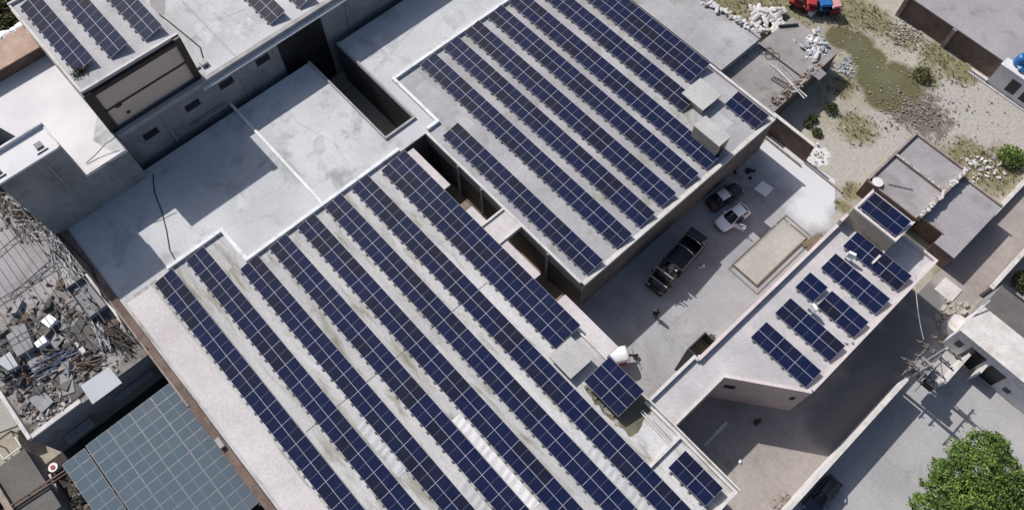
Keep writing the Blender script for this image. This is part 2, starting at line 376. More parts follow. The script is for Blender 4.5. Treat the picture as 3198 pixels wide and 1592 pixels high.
def thing(name, label, cat, loc=(0, 0, 0), rz=0.0, group=None):
    o = bpy.data.objects.new(name, None); COL.objects.link(o); o.empty_display_size = .3
    o.location = loc; o.rotation_euler = (0, 0, rz)
    return tag(o, label, cat, group)
def copy_tree(o, parent=None):
    c = o.copy(); COL.objects.link(c)
    if parent is not None: c.parent = parent
    for ch in list(o.children): copy_tree(ch, c)
    return c
def sheet(name, poly, z, mat, kind='structure'):
    b = MB(); b.face([(x, y, z) for x, y in poly]); o = b.build(name, mat)
    o['kind'] = kind; return o
def blob(pts, n=4, amp=.25, seed=1):
    """smooth a closed outline a little, for puddles and stains"""
    rnd = random.Random(seed); P = [Vector((x, y)) for x, y in pts]
    for _ in range(n-1):
        Q = []
        for a, b in zip(P, P[1:]+P[:1]): Q += [a*.75+b*.25, a*.25+b*.75]
        P = Q
    return [(p.x+rnd.uniform(-amp, amp)*.5, p.y+rnd.uniform(-amp, amp)*.5) for p in P]
def inset(poly, d):
    n = len(poly); out = []
    A = sum(poly[i][0]*poly[(i+1) % n][1]-poly[(i+1) % n][0]*poly[i][1] for i in range(n))
    sg = 1 if A > 0 else -1
    for i in range(n):
        p0, p1, p2 = Vector(poly[i-1]), Vector(poly[i]), Vector(poly[(i+1) % n])
        e1 = (p1-p0).normalized(); e2 = (p2-p1).normalized()
        n1 = Vector((-e1.y, e1.x))*sg; n2 = Vector((-e2.y, e2.x))*sg
        k = (n1+n2); k = k/max(.3, k.dot(n1))
        out.append((p1.x+k.x*d, p1.y+k.y*d))
    return out
def building(name, label, cat, poly, top, wall, roof, base=0.0, par=None, par_h=.35, par_w=.22, par_mat='coping', edges=None, group=None, t=.18):
    """walls, a roof slab and a parapet along the chosen edges, each a part"""
    cx = sum(p[0] for p in poly)/len(poly); cy = sum(p[1] for p in poly)/len(poly)
    r = thing(name, label, cat, (cx, cy, base), group=group)
    b = MB(); b.prism(poly, base, top-t, top=True, bottom=False); b.build('wall', wall, r)
    b = MB(); b.prism(inset(poly, -.012), top-t+.004, top); b.build('roof', roof, r)
    if par:
        ins = inset(poly, par_w); n = len(poly); ous = inset(poly, -.03)
        b = MB()
        for i in (edges if edges is not None else range(n)):
            j = (i+1) % n
            q = [ous[i], ous[j], ins[j], ins[i]]
            b.prism(q, top+.002, top+par_h)
        b.build('parapet', par_mat, r)
    return r

# ------------------------------------------------------------------ ground and paving
sheet('ground', [(-400, -300), (300, -300), (300, 400), (-400, 400)], 0, 'ground')
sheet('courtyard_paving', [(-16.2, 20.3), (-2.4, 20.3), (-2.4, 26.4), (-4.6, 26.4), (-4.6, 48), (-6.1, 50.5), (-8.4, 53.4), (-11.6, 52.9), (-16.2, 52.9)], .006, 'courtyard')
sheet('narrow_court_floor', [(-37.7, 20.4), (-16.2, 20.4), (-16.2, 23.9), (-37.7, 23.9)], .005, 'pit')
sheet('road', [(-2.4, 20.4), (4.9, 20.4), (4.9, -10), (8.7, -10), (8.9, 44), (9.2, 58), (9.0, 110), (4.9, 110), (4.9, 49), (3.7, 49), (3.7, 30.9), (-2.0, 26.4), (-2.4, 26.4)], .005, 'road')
sheet('yard_paving', [(8.9, -10), (60, -10), (60, 46.2), (8.9, 46.2)], .006, 'yard')
sheet('pond', blob([at(*q, 0).xy for q in ((2620, 112), (2660, 108), (2700, 130), (2735, 190), (2785, 220), (2830, 240), (2822, 272), (2788, 302), (2750, 306), (2715, 288), (2712, 235), (2675, 180), (2630, 145))], 4, .3), .012, 'pond')
sheet('shade_dark_ground', [(-36.7, -32), (-16, -32), (-16, -7.9), (-36.7, -7.9)], .006, 'shade_dark')  # deep shade between the buildings painted as near-black ground

# ------------------------------------------------------------------ buildings
RT = R-.2   # roof surface of the main blocks
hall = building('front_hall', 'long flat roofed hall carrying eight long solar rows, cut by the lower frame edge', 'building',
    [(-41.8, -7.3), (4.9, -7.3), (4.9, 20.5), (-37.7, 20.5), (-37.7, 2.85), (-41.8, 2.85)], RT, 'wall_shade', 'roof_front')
b = MB()
for x0, x1, y1 in ((-37.2, -31.7, 21.7), (-28.6, -19.3, 21.7), (-16.4, -9.9, 21.95)): b.box(x0, x1, 20.5, y1, RT-.28, RT-.05)
b.build('sunshade_slab', 'roof_edge', hall)
b = MB(); b.box(-41.45, 3, -7.0, -4.55, RT+.002, RT+.006); b.build('plain_screed', 'roof_edge', hall)
b = MB(); p = [(-42.05, -2.6), (-41.72, -2.6), (-41.72, 2.95), (-37.72, 2.95), (-37.72, 20.5), (-38.05, 20.5), (-38.05, 3.28), (-42.05, 3.28)]
b.prism(p, RT-.25, RT+.32); b.build('parapet', 'white_worn', hall)
b = MB(); b.box(-13.4, -9.2, 20.25, 20.42, RT, RT+.25); b.box(-5.0, 4.9, 20.0, 20.18, RT, RT+.28); b.box(-5.0, 4.9, 20.36, 20.5, RT, RT+.30); b.box(4.62, 4.9, 17.0, 20.0, RT, RT+.28)
b.box(-1.25, -1.0, 16.4, 20.0, RT, RT+.28)
b.build('kerb', 'coping', hall)
# expansion joints between the rows, streaks and damp stains as thin skins on the roof
b = MB()
for y in (-1.55, 1.6, 4.65, 7.75, 10.85, 13.95, 17.1): b.box(-21.9, -21.82, y-.55, y+.5, RT+.002, RT+.012)
b.build('expansion_joint', 'foot', hall)
b = MB()
b.face([(x, y, RT+.012) for x, y in blob([(-9.6, 17.2), (-7.4, 17.0), (-5.6, 16.95), (-3.6, 17.2), (-3.9, 18.3), (-4.2, 19.4), (-4.1, 20.2), (-6.0, 20.3), (-7.5, 19.9), (-9.2, 18.6)], 3, .35, 3)])
b.build('damp_patch', 'stain', hall)
for x0, x1, y, mt in ((-14.6, -5.0, 7.72, 'white_soiled'), (-10.5, -3.0, 4.62, 'roof_edge'), (-5.5, 3.5, 13.95, 'roof_edge'), (-19.5, -14, 1.6, 'roof_edge')):
    b = MB(); nx = int((x1-x0)/.09); rows_ = []
    for i in range(nx+1):
        x = x0+(x1-x0)*i/nx; rows_.append([(x, y+.42*(j-2)/2, RT+.012+(.03 if 0 < j < 4 else 0)*(1+math.sin(x*8.2+j*.7+math.sin(x*2.3)))) for j in range(5)])
    for i in range(nx):
        for j in range(4): b.face([rows_[i][j], rows_[i+1][j], rows_[i+1][j+1], rows_[i][j+1]])
    b.build('rippled_membrane', 'white_soiled' if mt == 'white_soiled' else 'roof_terrace', hall, smooth=True)

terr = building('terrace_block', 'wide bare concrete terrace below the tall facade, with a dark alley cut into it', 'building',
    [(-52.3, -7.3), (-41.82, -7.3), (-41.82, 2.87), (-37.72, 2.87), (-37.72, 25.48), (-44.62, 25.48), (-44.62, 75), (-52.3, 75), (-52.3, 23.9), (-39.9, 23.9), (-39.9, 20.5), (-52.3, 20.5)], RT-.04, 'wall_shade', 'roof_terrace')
b = MB(); b.box(-53.3, -38.08, 11.42, 11.7, RT-.03, RT+.14); b.build('drain_kerb', 'white_worn', terr)
b = MB()
for pts_ in (((1040, 420), (1065, 400), (1100, 415), (1125, 430), (1120, 455), (1085, 470), (1060, 480), (1045, 460)), ((980, 430), (1010, 420), (1020, 470), (990, 490), (975, 470)), ((985, 525), (1050, 520), (1045, 528), (990, 532)), ((1060, 345), (1095, 360), (1090, 372), (1065, 358))):
    b.face([(x, y, RT-.036) for x, y in blob([at(u, v, RT).xy for u, v in pts_], 3, .12, 21)])
b.build('damp_mark', 'terrace_stain', terr)
b = MB(); b.box(-52.28, -39.9, 20.28, 20.48, RT-.03, RT+.18); b.box(-52.28, -39.9, 23.92, 24.12, RT-.03, RT+.16); b.box(-39.88, -39.66, 20.3, 24.1, RT-.03, RT+.2); b.build('kerb', 'concrete', terr)

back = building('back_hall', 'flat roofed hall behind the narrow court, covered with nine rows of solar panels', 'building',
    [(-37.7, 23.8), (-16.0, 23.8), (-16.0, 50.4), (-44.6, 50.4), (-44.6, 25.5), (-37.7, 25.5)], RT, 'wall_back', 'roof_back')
b = MB(); b.box(-37.7, -15.98, 23.7, 23.79, RT-1.6, RT-.27); b.build('lit_wall_strip', 'wall_cream', back)  # cream strip paints the sunlit top of a wall otherwise kept shade-dark
b = MB(); b.prism([(-37.7, 25.5), (-37.7, 24.0), (-38.02, 24.0), (-38.02, 25.2), (-44.9, 25.2), (-44.9, 50.4), (-44.58, 50.4), (-44.58, 25.52)], RT-.2, RT+.32); b.build('parapet', 'white_worn', back)
b = MB(); b.box(-16.28, -15.86, 23.8, 50.4, RT-.3, RT+.07); b.box(-37.7, -16.28, 23.62, 23.86, RT-.25, RT+.06); b.build('eave', 'coping', back)
b = MB(); b.box(-44.6, -15.9, 50.15, 50.42, RT-.1, RT+.3); b.build('rear_parapet', 'coping', back)
b = MB()
for y in (29.4+i*3.1 for i in range(6)): b.box(-29.5+(y-29)*.25, -29.42+(y-29)*.25, y-.2+1.0, y+1.25, RT+.002, RT+.012)
b.build('expansion_joint', 'foot', back)
b = MB()
for x in (-33, -29.6, -20.5): b.box(x, x+.25, 23.55, 23.64, 0, RT-.25)
b.build('drain_pipe', 'concrete', back)
brg = thing('link_bridge', 'short concrete bridge slab joining the two panelled halls across the narrow court', 'bridge', (-25.2, 22.1, RT-.4))
b = MB(); b.box(-26.3, -24.1, 20.45, 23.66, RT-.38, RT-.06); b.build('deck', 'roof_edge', brg)
b = MB(); b.box(-26.5, -26.3, 20.52, 23.6, RT-.4, RT+.12); b.box(-24.1, -23.9, 20.52, 23.6, RT-.4, RT+.12); b.build('kerb', 'coping', brg)

def stairhead(label, x0, x1, y0, y1, z0, top, over=.14, wall='wall_cream', roof='stair_roof'):
    r = thing('stairhead', label, 'roof hut', ((x0+x1)/2, (y0+y1)/2, z0))
    b = MB(); b.box(x0+over, x1-over, y0+over, y1-over, z0, top-.16); b.build('wall', wall, r)
    b = MB(); b.box(x0, x1, y0, y1, top-.16, top); b.build('roof', roof, r)
    b = MB(); b.box(x1-over, x1-over+.04, y0+.5, y0+1.25, z0+.05, min(top-.3, z0+2)); b.build('door', 'dark', r)
    return r
stairhead('low square roof hut at the end of the three-panel-wide row of the front hall', -13.1, -10.45, 16.75, 19.35, RT, RT+.75)
stairhead('low square roof hut beside the three-panel-wide row of the back hall', -23.9, -21.1, 45.1, 47.9, RT, RT+.85)
stairhead('tall cream roof hut on the back hall, nearest the courtyard corner', -20.1, -16.9, 42.2, 43.9, RT, RT+2.2, .05)
b = MB()
pr = thing('roof_pipes', 'pair of pale pipes lying beside the damp green patch of the front hall roof', 'pipes', (-2.9, 19, RT))
for dy in (0, .22): b.tube([(-4.7, 19.2+dy, RT+.15), (-1.2, 18.95+dy, RT+.15)], .055, 8)
b.build('pipe', 'coping', pr)
b = MB(); b.box(-3.6, -1.2, 19.32, 19.5, RT+.002, RT+.09); b.build('kerb', 'concrete', pr)

# tall block and the wing beside it
blk = thing('tall_block', 'tall block with a beige facade framed in dark brown and three short solar rows', 'building', (-60.5, 5.8, 0))
b = MB(); b.box(-67.2, -54.4, 1.2, 10.4, 0, R+9.5); b.build('wall', 'wall_grey', blk)
b = MB(); b.box(-67.3, -54.3, 1.1, 10.5, R+9.5, R+9.7); b.build('roof', 'roof_block', blk)
b = MB(); b.box(-67.3, -67.1, 1.1, 10.5, R+9.702, R+9.95); b.box(-67.1, -54.3, 1.1, 1.28, R+9.702, R+9.88); b.box(-54.5, -54.3, 1.28, 10.5, R+9.702, R+9.86); b.build('parapet', 'coping', blk)
b = MB(); b.box(-54.4, -54.25, 1.9, 9.9, R+4.4, R+9.3); b.build('facade', 'wall_beige', blk)
b = MB()
b.box(-54.4, -53.98, 1.0, 1.75, R+4.2, R+9.55); b.box(-54.4, -53.98, 9.9, 10.5, R+4.2, R+9.72)
b.box(-54.4, -54.0, 1.75, 9.9, R+9.0, R+9.4); b.box(-54.3, -54.16, 1.75, 9.9, R+6.55, R+6.7)
b.build('frame', 'brown', blk)
for z_, r_ in ((6.6, .4), (5.2, .22)):
    b = MB(); b.rock((-54.2, 3.0+(6.6-z_)*.2, R+z_), r_, .5); b.build('stain', 'rust', blk)
b = MB(); b.box(-67.2, -54.4, 1.02, 1.2, 0, R+9.3); b.build('side_cladding', 'banded', blk)
tw = tag(bpy.data.objects.new('dry_plant', None), 'small dark dry plant on the corner of the tall block roof', 'plant'); COL.objects.link(tw); tw.location = (-56.3, 2.1, R+9.7)
b = MB()
for i in range(130):
    a = random.uniform(0, 6.28); q = random.uniform(0, .75)
    c = Vector((-56.3+math.cos(a)*q*.5, 2.2+math.sin(a)*q*1.1, R+9.75+random.uniform(0, .35)))
    d = Vector((random.uniform(-1, 1), random.uniform(-1, 1), random.uniform(-.4, 1)))*.14; e = d.orthogonal().normalized()*.04
    b.face([c-d-e, c+d-e, c+d+e, c-d+e])
b.build('foliage', 'leaf_dry', tw)
b = MB()
for i in range(10):
    a = random.uniform(0, 6.28); b.tube([(-56.3, 2.2, R+9.7), (-56.3+math.cos(a)*.35, 2.2+math.sin(a)*.8, R+10.05)], .012, 5)
b.build('stem', 'bark', tw)

wing = thing('lower_wing', 'two storey wing with a bare concrete roof, dark window slots and a deep dark doorway', 'building', (-60, 40, 0))
b = MB(); b.prism([(-95, 10.45), (-54.3, 10.45), (-54.3, 1.25), (-53.35, 1.25), (-53.35, 18.3), (-53.35, 75), (-95, 75)], 0, R+3.8, bottom=False); b.build('wall', 'wall_grey', wing)
b = MB(); b.prism([(-95, 10.42), (-53.6, 10.42), (-53.6, 75), (-95, 75)], R+3.804, R+4.0); b.build('roof', 'roof_terrace', wing)
b = MB(); b.box(-53.8, -53.35, 1.25, 75, R+3.804, R+4.3); b.build('parapet', 'concrete', wing)
b = MB(); b.box(-53.33, -52.86, 9.9, 75, R+3.72, R+3.84); b.build('cornice', 'white_soiled', wing)
b = MB(); b.box(-53.34, -52.75, 7.2, 11.0, R+.5, R+.6); b.build('sunshade', 'wall_grey', wing)
for y, z in ((3.0, 2.2), (7.6, 2.4), (11.4, 2.5), (15.6, 2.5), (28.5, 2.5), (33.0, 2.5)):
    f = MB(); f.box(-53.36, -53.31, y, y+1.5, R+z-.35, R+z+.45); fo = f.build('window', 'dark', wing)
    f = MB(); f.box(-53.31, -53.27, y, y+1.5, R+z+.02, R+z+.06); f.box(-53.31, -53.27, y+.72, y+.77, R+z-.35, R+z+.02); f.build('bar', 'steel', fo)
    f = MB(); f.box(-53.34, -53.18, y-.1, y+1.6, R+z-.42, R+z-.36); f.build('sill', 'concrete', fo)
f = MB(); f.box(-53.36, -53.28, 18.2, 23.4, 0.3, R+3.6); f.build('doorway', 'dark', wing)
b = MB(); b.box(-60, -56, 20.5, 20.62, R+4.0, R+4.06); b.box(-95, -54, 14.2, 14.28, R+4.0, R+4.03); b.build('roof_kerb', 'concrete', wing)
b = MB(); b.box(-55.6, -55.0, 11.2, 11.9, R+4.0, R+4.35); b.box(-55.9, -55.2, 10.7, 11.1, R+4.0, R+4.2); b.build('plinth', 'stair_roof', wing)

ter = building('white_terrace', 'low block with a bright whitewashed roof left of the tall block', 'building',
    [(-70.2, -9), (-51.5, -2.9), (-51.5, 1.15), (-70.2, 1.15)], R+4.3, 'wall_grey', 'roof_white', par=False)
b = MB(); b.box(-51.75, -51.5, -2.9, 1.15, R+4.302, R+4.42); b.build('kerb', 'white_soiled', ter)
b = MB(); b.face([(x, y, R+4.312) for x, y in ((-56.6, 1.1), (-54.4, -.6), (-51.8, .2), (-51.8, 1.1))]); b.build('damp_patch', 'roof_terrace', ter)
twr = thing('grey_tower', 'plain grey tower with a pale flat roof and two roof vents at the left edge', 'building', (-53, -7, 0))
b = MB(); b.box(-54.3, -51.5, -8.3, -2.9, 0, R+8.8); b.build('wall', 'wall_grey', twr)
b = MB(); b.box(-54.4, -51.45, -8.4, -2.82, R+8.8, R+9.0); b.build('roof', 'roof_white', twr)
b = MB(); b.box(-54.4, -54.2, -8.4, -2.82, R+9.002, R+9.35); b.box(-54.2, -51.45, -3.0, -2.82, R+9.002, R+9.1); b.build('parapet', 'white_soiled', twr)
for y in (-4.4, -8.1):
    f = MB(); f.box(-52.9, -52.3, y, y+.6, R+9.002, R+9.18); v = f.build('vent', 'wall_grey', twr)
    f = MB(); f.box(-52.02, -51.9, y-.2, y+.75, R+9.002, R+9.12); f.build('vent_kerb', 'dark', v)
shd = thing('tin_shed', 'long shed with a rusty red corrugated roof at the left edge, trimmed with white sheet', 'shed', (-67, -8, 0))
b = MB(); b.prism([(-68.6, -22), (-65.9, -22), (-65.9, .9), (-68.6, .9)], 0, R+5.6); b.build('wall', 'brick', shd)
b = MB(); b.hull8([(-68.5, -22, R+6.1), (-65.7, -22, R+5.6), (-65.7, 1.0, R+5.6), (-68.5, 1.0, R+6.1), (-68.5, -22, R+6.2), (-65.7, -22, R+5.7), (-65.7, 1.0, R+5.7), (-68.5, 1.0, R+6.2)]); b.build('roof', 'rust_sheet', shd)
b = MB()
y = -21
while y < 1.0:
    b.rock((-68.75+random.uniform(-.15, .15), y, R+6.15), random.uniform(.25, .5), .4); y += random.uniform(.3, .6)
b.build('sheet_trim', 'plastic_white', shd)

def repairs(root, z, rects, mat):
    for x0, x1, y0, y1 in rects:
        b = MB(); b.face([(x, y, z) for x, y in ((x0, y0), (x1, y0+random.uniform(-.1, .1)), (x1+random.uniform(-.1, .1), y1), (x0+random.uniform(-.2, .2), y1))]); b.build('roof_patch', mat, root)
def cracks(root, z, lines, mat='joint_dark', wd=.022):
    for pts in lines:
        b = MB(); P = [Vector((x, y, z)) for x, y in pts]
        for a, c in zip(P, P[1:]):
            m = 6; prev = a
            for k in range(1, m+1):
                q = a.lerp(c, k/m)+Vector((random.uniform(-.06, .06), random.uniform(-.06, .06), 0)) if k < m else c
                b.bar(prev, q, wd, .004); prev = q
        b.build('crack', mat, root)
repairs(terr, RT-.034, [(-50.5, -48.2, 13.0, 15.4), (-47.5, -44.6, 17.6, 19.0), (-44.0, -42.4, 5.4, 7.2), (-43.5, -41.0, 13.5, 14.4), (-50.8, -47.4, 27, 29.0), (-47.8, -45.6, 34.0, 36.4)], 'terrace_stain')
cracks(terr, RT-.03, [[(-52, 16), (-47, 15.2), (-42.5, 16.4), (-39, 15.6)], [(-45.5, 3.2), (-44.8, 7), (-45.6, 11.2)], [(-49, 24.3), (-48.2, 29), (-49.2, 35)]])
repairs(wing, R+4.006, [(-60, -57, 13, 15.5), (-64, -61.5, 15, 17), (-57.2, -55, 15.8, 18)], 'terrace_stain')
cracks(wing, R+4.008, [[(-66, 16.8), (-61, 16.2), (-55, 17.2)], [(-58.5, 10.8), (-59.2, 15), (-58.3, 18.4)]])
b = MB(); b.face([(x, y, R+4.01) for x, y in blob([at(u, v, R+4).xy for u, v in ((470, -30), (512, -10), (520, 25), (512, 50), (490, 45), (465, 20))], 3, .1, 5)]); b.build('damp_patch', 'roof_dull', wing)
repairs(back, RT+.003, [(-42.5, -40.2, 26.2, 27.8), (-36.8, -35.2, 26.9, 27.9), (-25, -22.5, 42.0, 43.2), (-20.8, -18.4, 45.0, 46.8)], 'roof_block')
repairs(hall, RT+.014, [(-40.5, -38.2, 1.2, 1.75), (-36.5, -34.2, 3.7, 4.7), (-24, -20.5, 10.4, 11.0), (-30, -27.6, 16.8, 17.4)], 'roof_block')
for y in (5.4, 13.6, 26.4):
    b = MB(); b.tube([(-53.22, y, 0), (-53.22, y, R+3.7)], .06, 7); b.build('drain_pipe', 'concrete', wing)
b = MB(); b.tube([(-51.42, -4.6, R), (-51.42, -4.6, R+8.7)], .06, 7); b.build('drain_pipe', 'concrete', twr)

# courtyard side: gatehouse link, pink house, roof room
gh = building('gatehouse', 'low flat roofed passage joining the front hall to the pink house', 'building',
    [(-4.75, 20.52), (-2.0, 20.52), (-2.0, 26.55), (-4.75, 26.55)], RT-.02, 'wall_pink', 'roof_pink', par=False)
b = MB(); b.box(-5.0, -4.72, 20.5, 26.1, RT-.2, RT+.34); b.box(-4.72, -4.45, 25.85, 26.1, RT-.2, RT+.34); b.box(-2.18, -1.97, 20.52, 26.5, RT-.16, RT+.1); b.build('parapet', 'coping', gh)
pk = thing('pink_house', 'pink rendered house with a slanted end wall, five solar rows and a pale parapet', 'building', (0, 38, 0))
pp = [(-4.5, 26.55), (-2.0, 26.55), (3.8, 30.9), (3.8, 48.9), (-4.5, 48.9)]
b = MB(); b.prism(pp, 0, RT-.18, bottom=False); b.build('wall', 'wall_pink', pk)
b = MB(); b.prism(inset(pp, -.012), RT-.176, RT); b.build('roof', 'roof_pink', pk)
b = MB(); b.prism([(-4.62, 26.0), (-4.32, 26.0), (-4.32, 45.95), (-4.62, 45.95)], RT-.2, RT+.45)
b.prism([(-2.0, 26.5), (3.84, 30.87), (3.66, 31.08), (-2.18, 26.72)], RT+.002, RT+.22)
b.box(3.6, 3.84, 31.05, 48.9, RT+.002, RT+.38); b.box(.3, 3.6, 48.66, 48.9, RT+.002, RT+.38)
b.build('parapet', 'coping_pink', pk)
for cx, cy, wd in ((-1.2, 27.15, .9), (3.1, 30.37, .35)):
    d = Vector((5.8, 4.35, 0)).normalized(); n_ = Vector((d.y, -d.x, 0)); c = Vector((cx, cy, 0))+n_*.01
    b = MB(); b.hull8([c-d*wd/2+Vector((0, 0, 3.3)), c+d*wd/2+Vector((0, 0, 3.3)), c+d*wd/2+n_*.05+Vector((0, 0, 3.3)), c-d*wd/2+n_*.05+Vector((0, 0, 3.3)), c-d*wd/2+Vector((0, 0, 4.0)), c+d*wd/2+Vector((0, 0, 4.0)), c+d*wd/2+n_*.05+Vector((0, 0, 4.0)), c-d*wd/2+n_*.05+Vector((0, 0, 4.0))])
    b.build('window', 'dark', pk)
rm = building('roof_room', 'tan walled room on top of the pink house with one small solar rack', 'roof hut',
    [(-4.4, 45.96), (.1, 45.96), (.1, 48.86), (-4.4, 48.86)], R+2.2, 'wall_tan', 'roof_pink', base=RT, par=True, par_h=.22, par_w=.2, par_mat='coping_pink', edges=[0, 1, 3])
b = MB(); b.box(-4.62, -4.35, 45.0, 45.96, RT+.46, RT+1.3); b.box(-.1, .1, 44.2, 45.95, RT, RT+.5); b.build('wing_wall', 'coping_pink', rm)

# ruin, stores and compounds beyond
ru = thing('unfinished_rooms', 'unfinished low rooms with rough parapets and one dividing wall, behind the roof room', 'building', (-2.5, 57.5, 0))
b = MB(); b.prism([(-5.9, 53.6), (.2, 53.6), (.2, 61.9), (-5.9, 61.9)], 0, 2.6, bottom=False); b.build('wall', 'brick', ru)
b = MB(); b.prism([(-5.88, 53.62), (.18, 53.62), (.18, 61.88), (-5.88, 61.88)], 2.604, 2.7); b.build('roof', 'roof_dull', ru)
b = MB(); b.box(-5.95, -5.7, 53.6, 61.9, 2.702, 3.0); b.box(-5.7, .25, 61.65, 61.95, 2.702, 2.95); b.box(-5.7, -.05, 57.9, 58.15, 2.702, 3.05); b.box(-.05, .3, 53.6, 61.65, 2.702, 3.35); b.box(-5.7, -.1, 53.55, 53.68, 2.702, 2.85)
b.build('parapet', 'brick_dust', ru)
b = MB()
for i in range(60):
    b.rock((random.uniform(-.1, .3), random.uniform(53.8, 61.6), 3.36), random.uniform(.08, .2), .5)
for i in range(25): b.rock((random.uniform(-5.6, -.2), 58.02, 3.06), random.uniform(.06, .14), .5)
b.build('loose_bricks', 'coping', ru)
st2 = thing('plain_store', 'plain low store with a bare lavender grey roof beside the dark road', 'building', (2.6, 57.5, 0))
sp = [(.32, 54.4), (2.7, 54.4), (2.7, 53.0), (4.9, 53.0), (4.9, 61.2), (.32, 61.2)]
b = MB(); b.prism(sp, 0, 2.3, bottom=False); b.build('wall', 'brick', st2)
b = MB(); b.prism(inset(sp, -.02), 2.304, 2.45); b.build('roof', 'roof_dull', st2)
b = MB(); b.box(.32, 4.9, 61.05, 61.25, 2.452, 2.7); b.box(.4, 2.7, 54.3, 54.42, 2.452, 2.6); b.build('parapet', 'brick_dust', st2)

s1 = building('grey_store', 'flat roofed grey store behind the back hall with white sacks along its rear edge', 'building',
    [(-60, 52.2), (-24.1, 52.2), (-24.1, 58.6), (-60, 58.6)], 3.95, 'wall_grey', 'roof_back', par=False)
b = MB(); b.box(-36, -24.1, 58.35, 58.6, 3.952, 4.15); b.build('kerb', 'concrete', s1)
s2 = thing('long_store', 'low store with a soiled grey roof, poles and a lattice frame lying on it', 'building', (-20.8, 58, 0))
b = MB(); b.prism([(-24.08, 52.3), (-17.3, 52.3), (-17.7, 64.4), (-24.08, 64.4)], 0, 2.72, bottom=False); b.build('wall', 'brick', s2)
b = MB(); b.prism([(-24.08, 52.28), (-17.24, 52.28), (-17.64, 64.44), (-24.08, 64.44)], 2.724, 2.9); b.build('roof', 'roof_store', s2)
b = MB(); b.box(-24.0, -17.7, 58.55, 58.72, 2.902, 2.98); b.build('roof_joint', 'steel', s2)
cw = thing('compound_wall', 'dark brown brick compound wall closing the far end of the courtyard', 'wall', (-14.6, 52.9, 0))
b = MB(); b.box(-17.2, -11.8, 52.7, 52.95, 0, 2.85); b.build('wall', 'brick', cw)
b = MB(); b.box(-17.2, -11.75, 52.65, 53.0, 2.85, 2.95); b.build('coping', 'coping', cw)
b = MB(); b.box(-17.0, -11.75, 51.9, 52.05, 0, .25); b.box(-11.75, -6.9, 52.55, 52.75, 0, .18); b.build('foot_kerb', 'brick_dust', cw)

ne = thing('walled_compound', 'big brown walled compound with pale piers and a wide bare roof, top right corner', 'building', (-10, 84, 0))
b = MB(); b.prism([(-17, 76.5), (-5.0, 76.5), (-5.0, 110), (-60, 110), (-60, 84), (-17, 84)], 0, 2.8, bottom=False); b.build('wall', 'brick', ne)
b = MB(); b.prism([(-17.05, 76.45), (-4.95, 76.45), (14, 76.9), (14, 110), (-60, 110), (-60, 84), (-17.05, 84)], 2.804, 2.95); b.build('roof', 'roof_dull', ne)
for px_ in (-11.2, -17.35):
    b = MB(); b.box(px_, px_+.45, 76.2, 76.5, 0, 2.85); b.build('pier', 'brick_dust', ne)
wh = thing('white_outbuilding', 'small white walled outbuilding with two dark window openings at the right edge', 'building', (-1, 77, 0))
b = MB(); b.box(-4.9, 1.1, 75.7, 76.88, 0, 3.05); b.build('wall', 'white_soiled', wh)
b = MB(); b.box(-4.95, 1.15, 75.65, 76.95, 3.05, 3.16); b.build('roof', 'white_soiled', wh)
for x0, x1 in ((-3.0, -1.9), (-1.3, .2)):
    f = MB(); f.box(x0, x1, 75.64, 75.71, .7, 2.4); f.build('window', 'dark', wh)
b = MB(); b.box(-6.9, -4.9, 75.5, 75.8, 0, .5); b.box(-7.0, 12, 75.35, 75.5, 0, .16); b.build('plinth', 'coping', wh)
sw = thing('road_wall', 'long pale boundary wall standing between the dark road and the bright yard', 'wall', (8.9, 30, 0))
b = MB(); b.box(8.72, 8.95, 15, 39.6, 0, 2.8); b.build('wall', 'white_soiled', sw)
b = MB(); b.box(8.68, 9.0, 15, 39.6, 2.8, 2.92); b.build('coping', 'coping', sw)
nw = thing('white_workshop', 'white walled workshop with dark garage openings facing the bright yard at the right edge', 'building', (14, 47.8, 0))
b = MB(); b.prism([(9.3, 46.3), (30, 46.3), (30, 49.7), (9.3, 49.7)], 0, 3.75, bottom=False); b.build('wall', 'white_soiled', nw)
b = MB(); b.prism([(9.2, 46.2), (30, 46.2), (30, 49.75), (9.2, 49.75)], 3.754, 3.9); b.build('roof', 'coping', nw)
for x0, x1, z0, z1 in ((11.0, 12.6, 0, 2.9), (13.2, 14.7, .2, 2.7), (9.9, 10.5, 1.6, 2.5), (15.4, 16.0, .9, 1.5)):
    f = MB(); f.box(x0, x1, 46.24, 46.31, z0, z1); f.build('opening', 'dark', nw)
b = MB(); b.box(12.85, 13.05, 45.2, 46.28, 0, 2.4); b.build('side_wall', 'coping', nw)
dk = building('dark_roofed_shed', 'shed with a dark grey flat roof beside the white workshop', 'building', [(9.4, 49.8), (30, 49.8), (30, 53.2), (9.4, 53.2)], 3.5, 'wall_grey', 'roof_dark', par=True, par_h=.12, par_w=.15, par_mat='steel', edges=[0, 2])
rw = thing('far_road_wall', 'pale coped wall along the dark road beyond the white workshop', 'wall', (9.1, 66, 0))
b = MB(); b.box(8.95, 9.2, 53.3, 74, 0, 1.9); b.build('wall', 'brick_dust', rw)
b = MB(); b.box(8.85, 9.3, 53.3, 74, 1.9, 2.0); b.build('coping', 'coping', rw)
sheet('sandy_yard', [(9.3, 53.2), (60, 53.2), (60, 75), (9.3, 75)], .007, 'sand_light')
nk = thing('roadside_kerb_wall', 'low pale wall edging the weedy corner beside the unfinished rooms', 'wall', (5, 65, 0))
b = MB(); b.box(4.7, 5.1, 61.3, 74.5, 0, .8); b.build('wall', 'coping', nk)

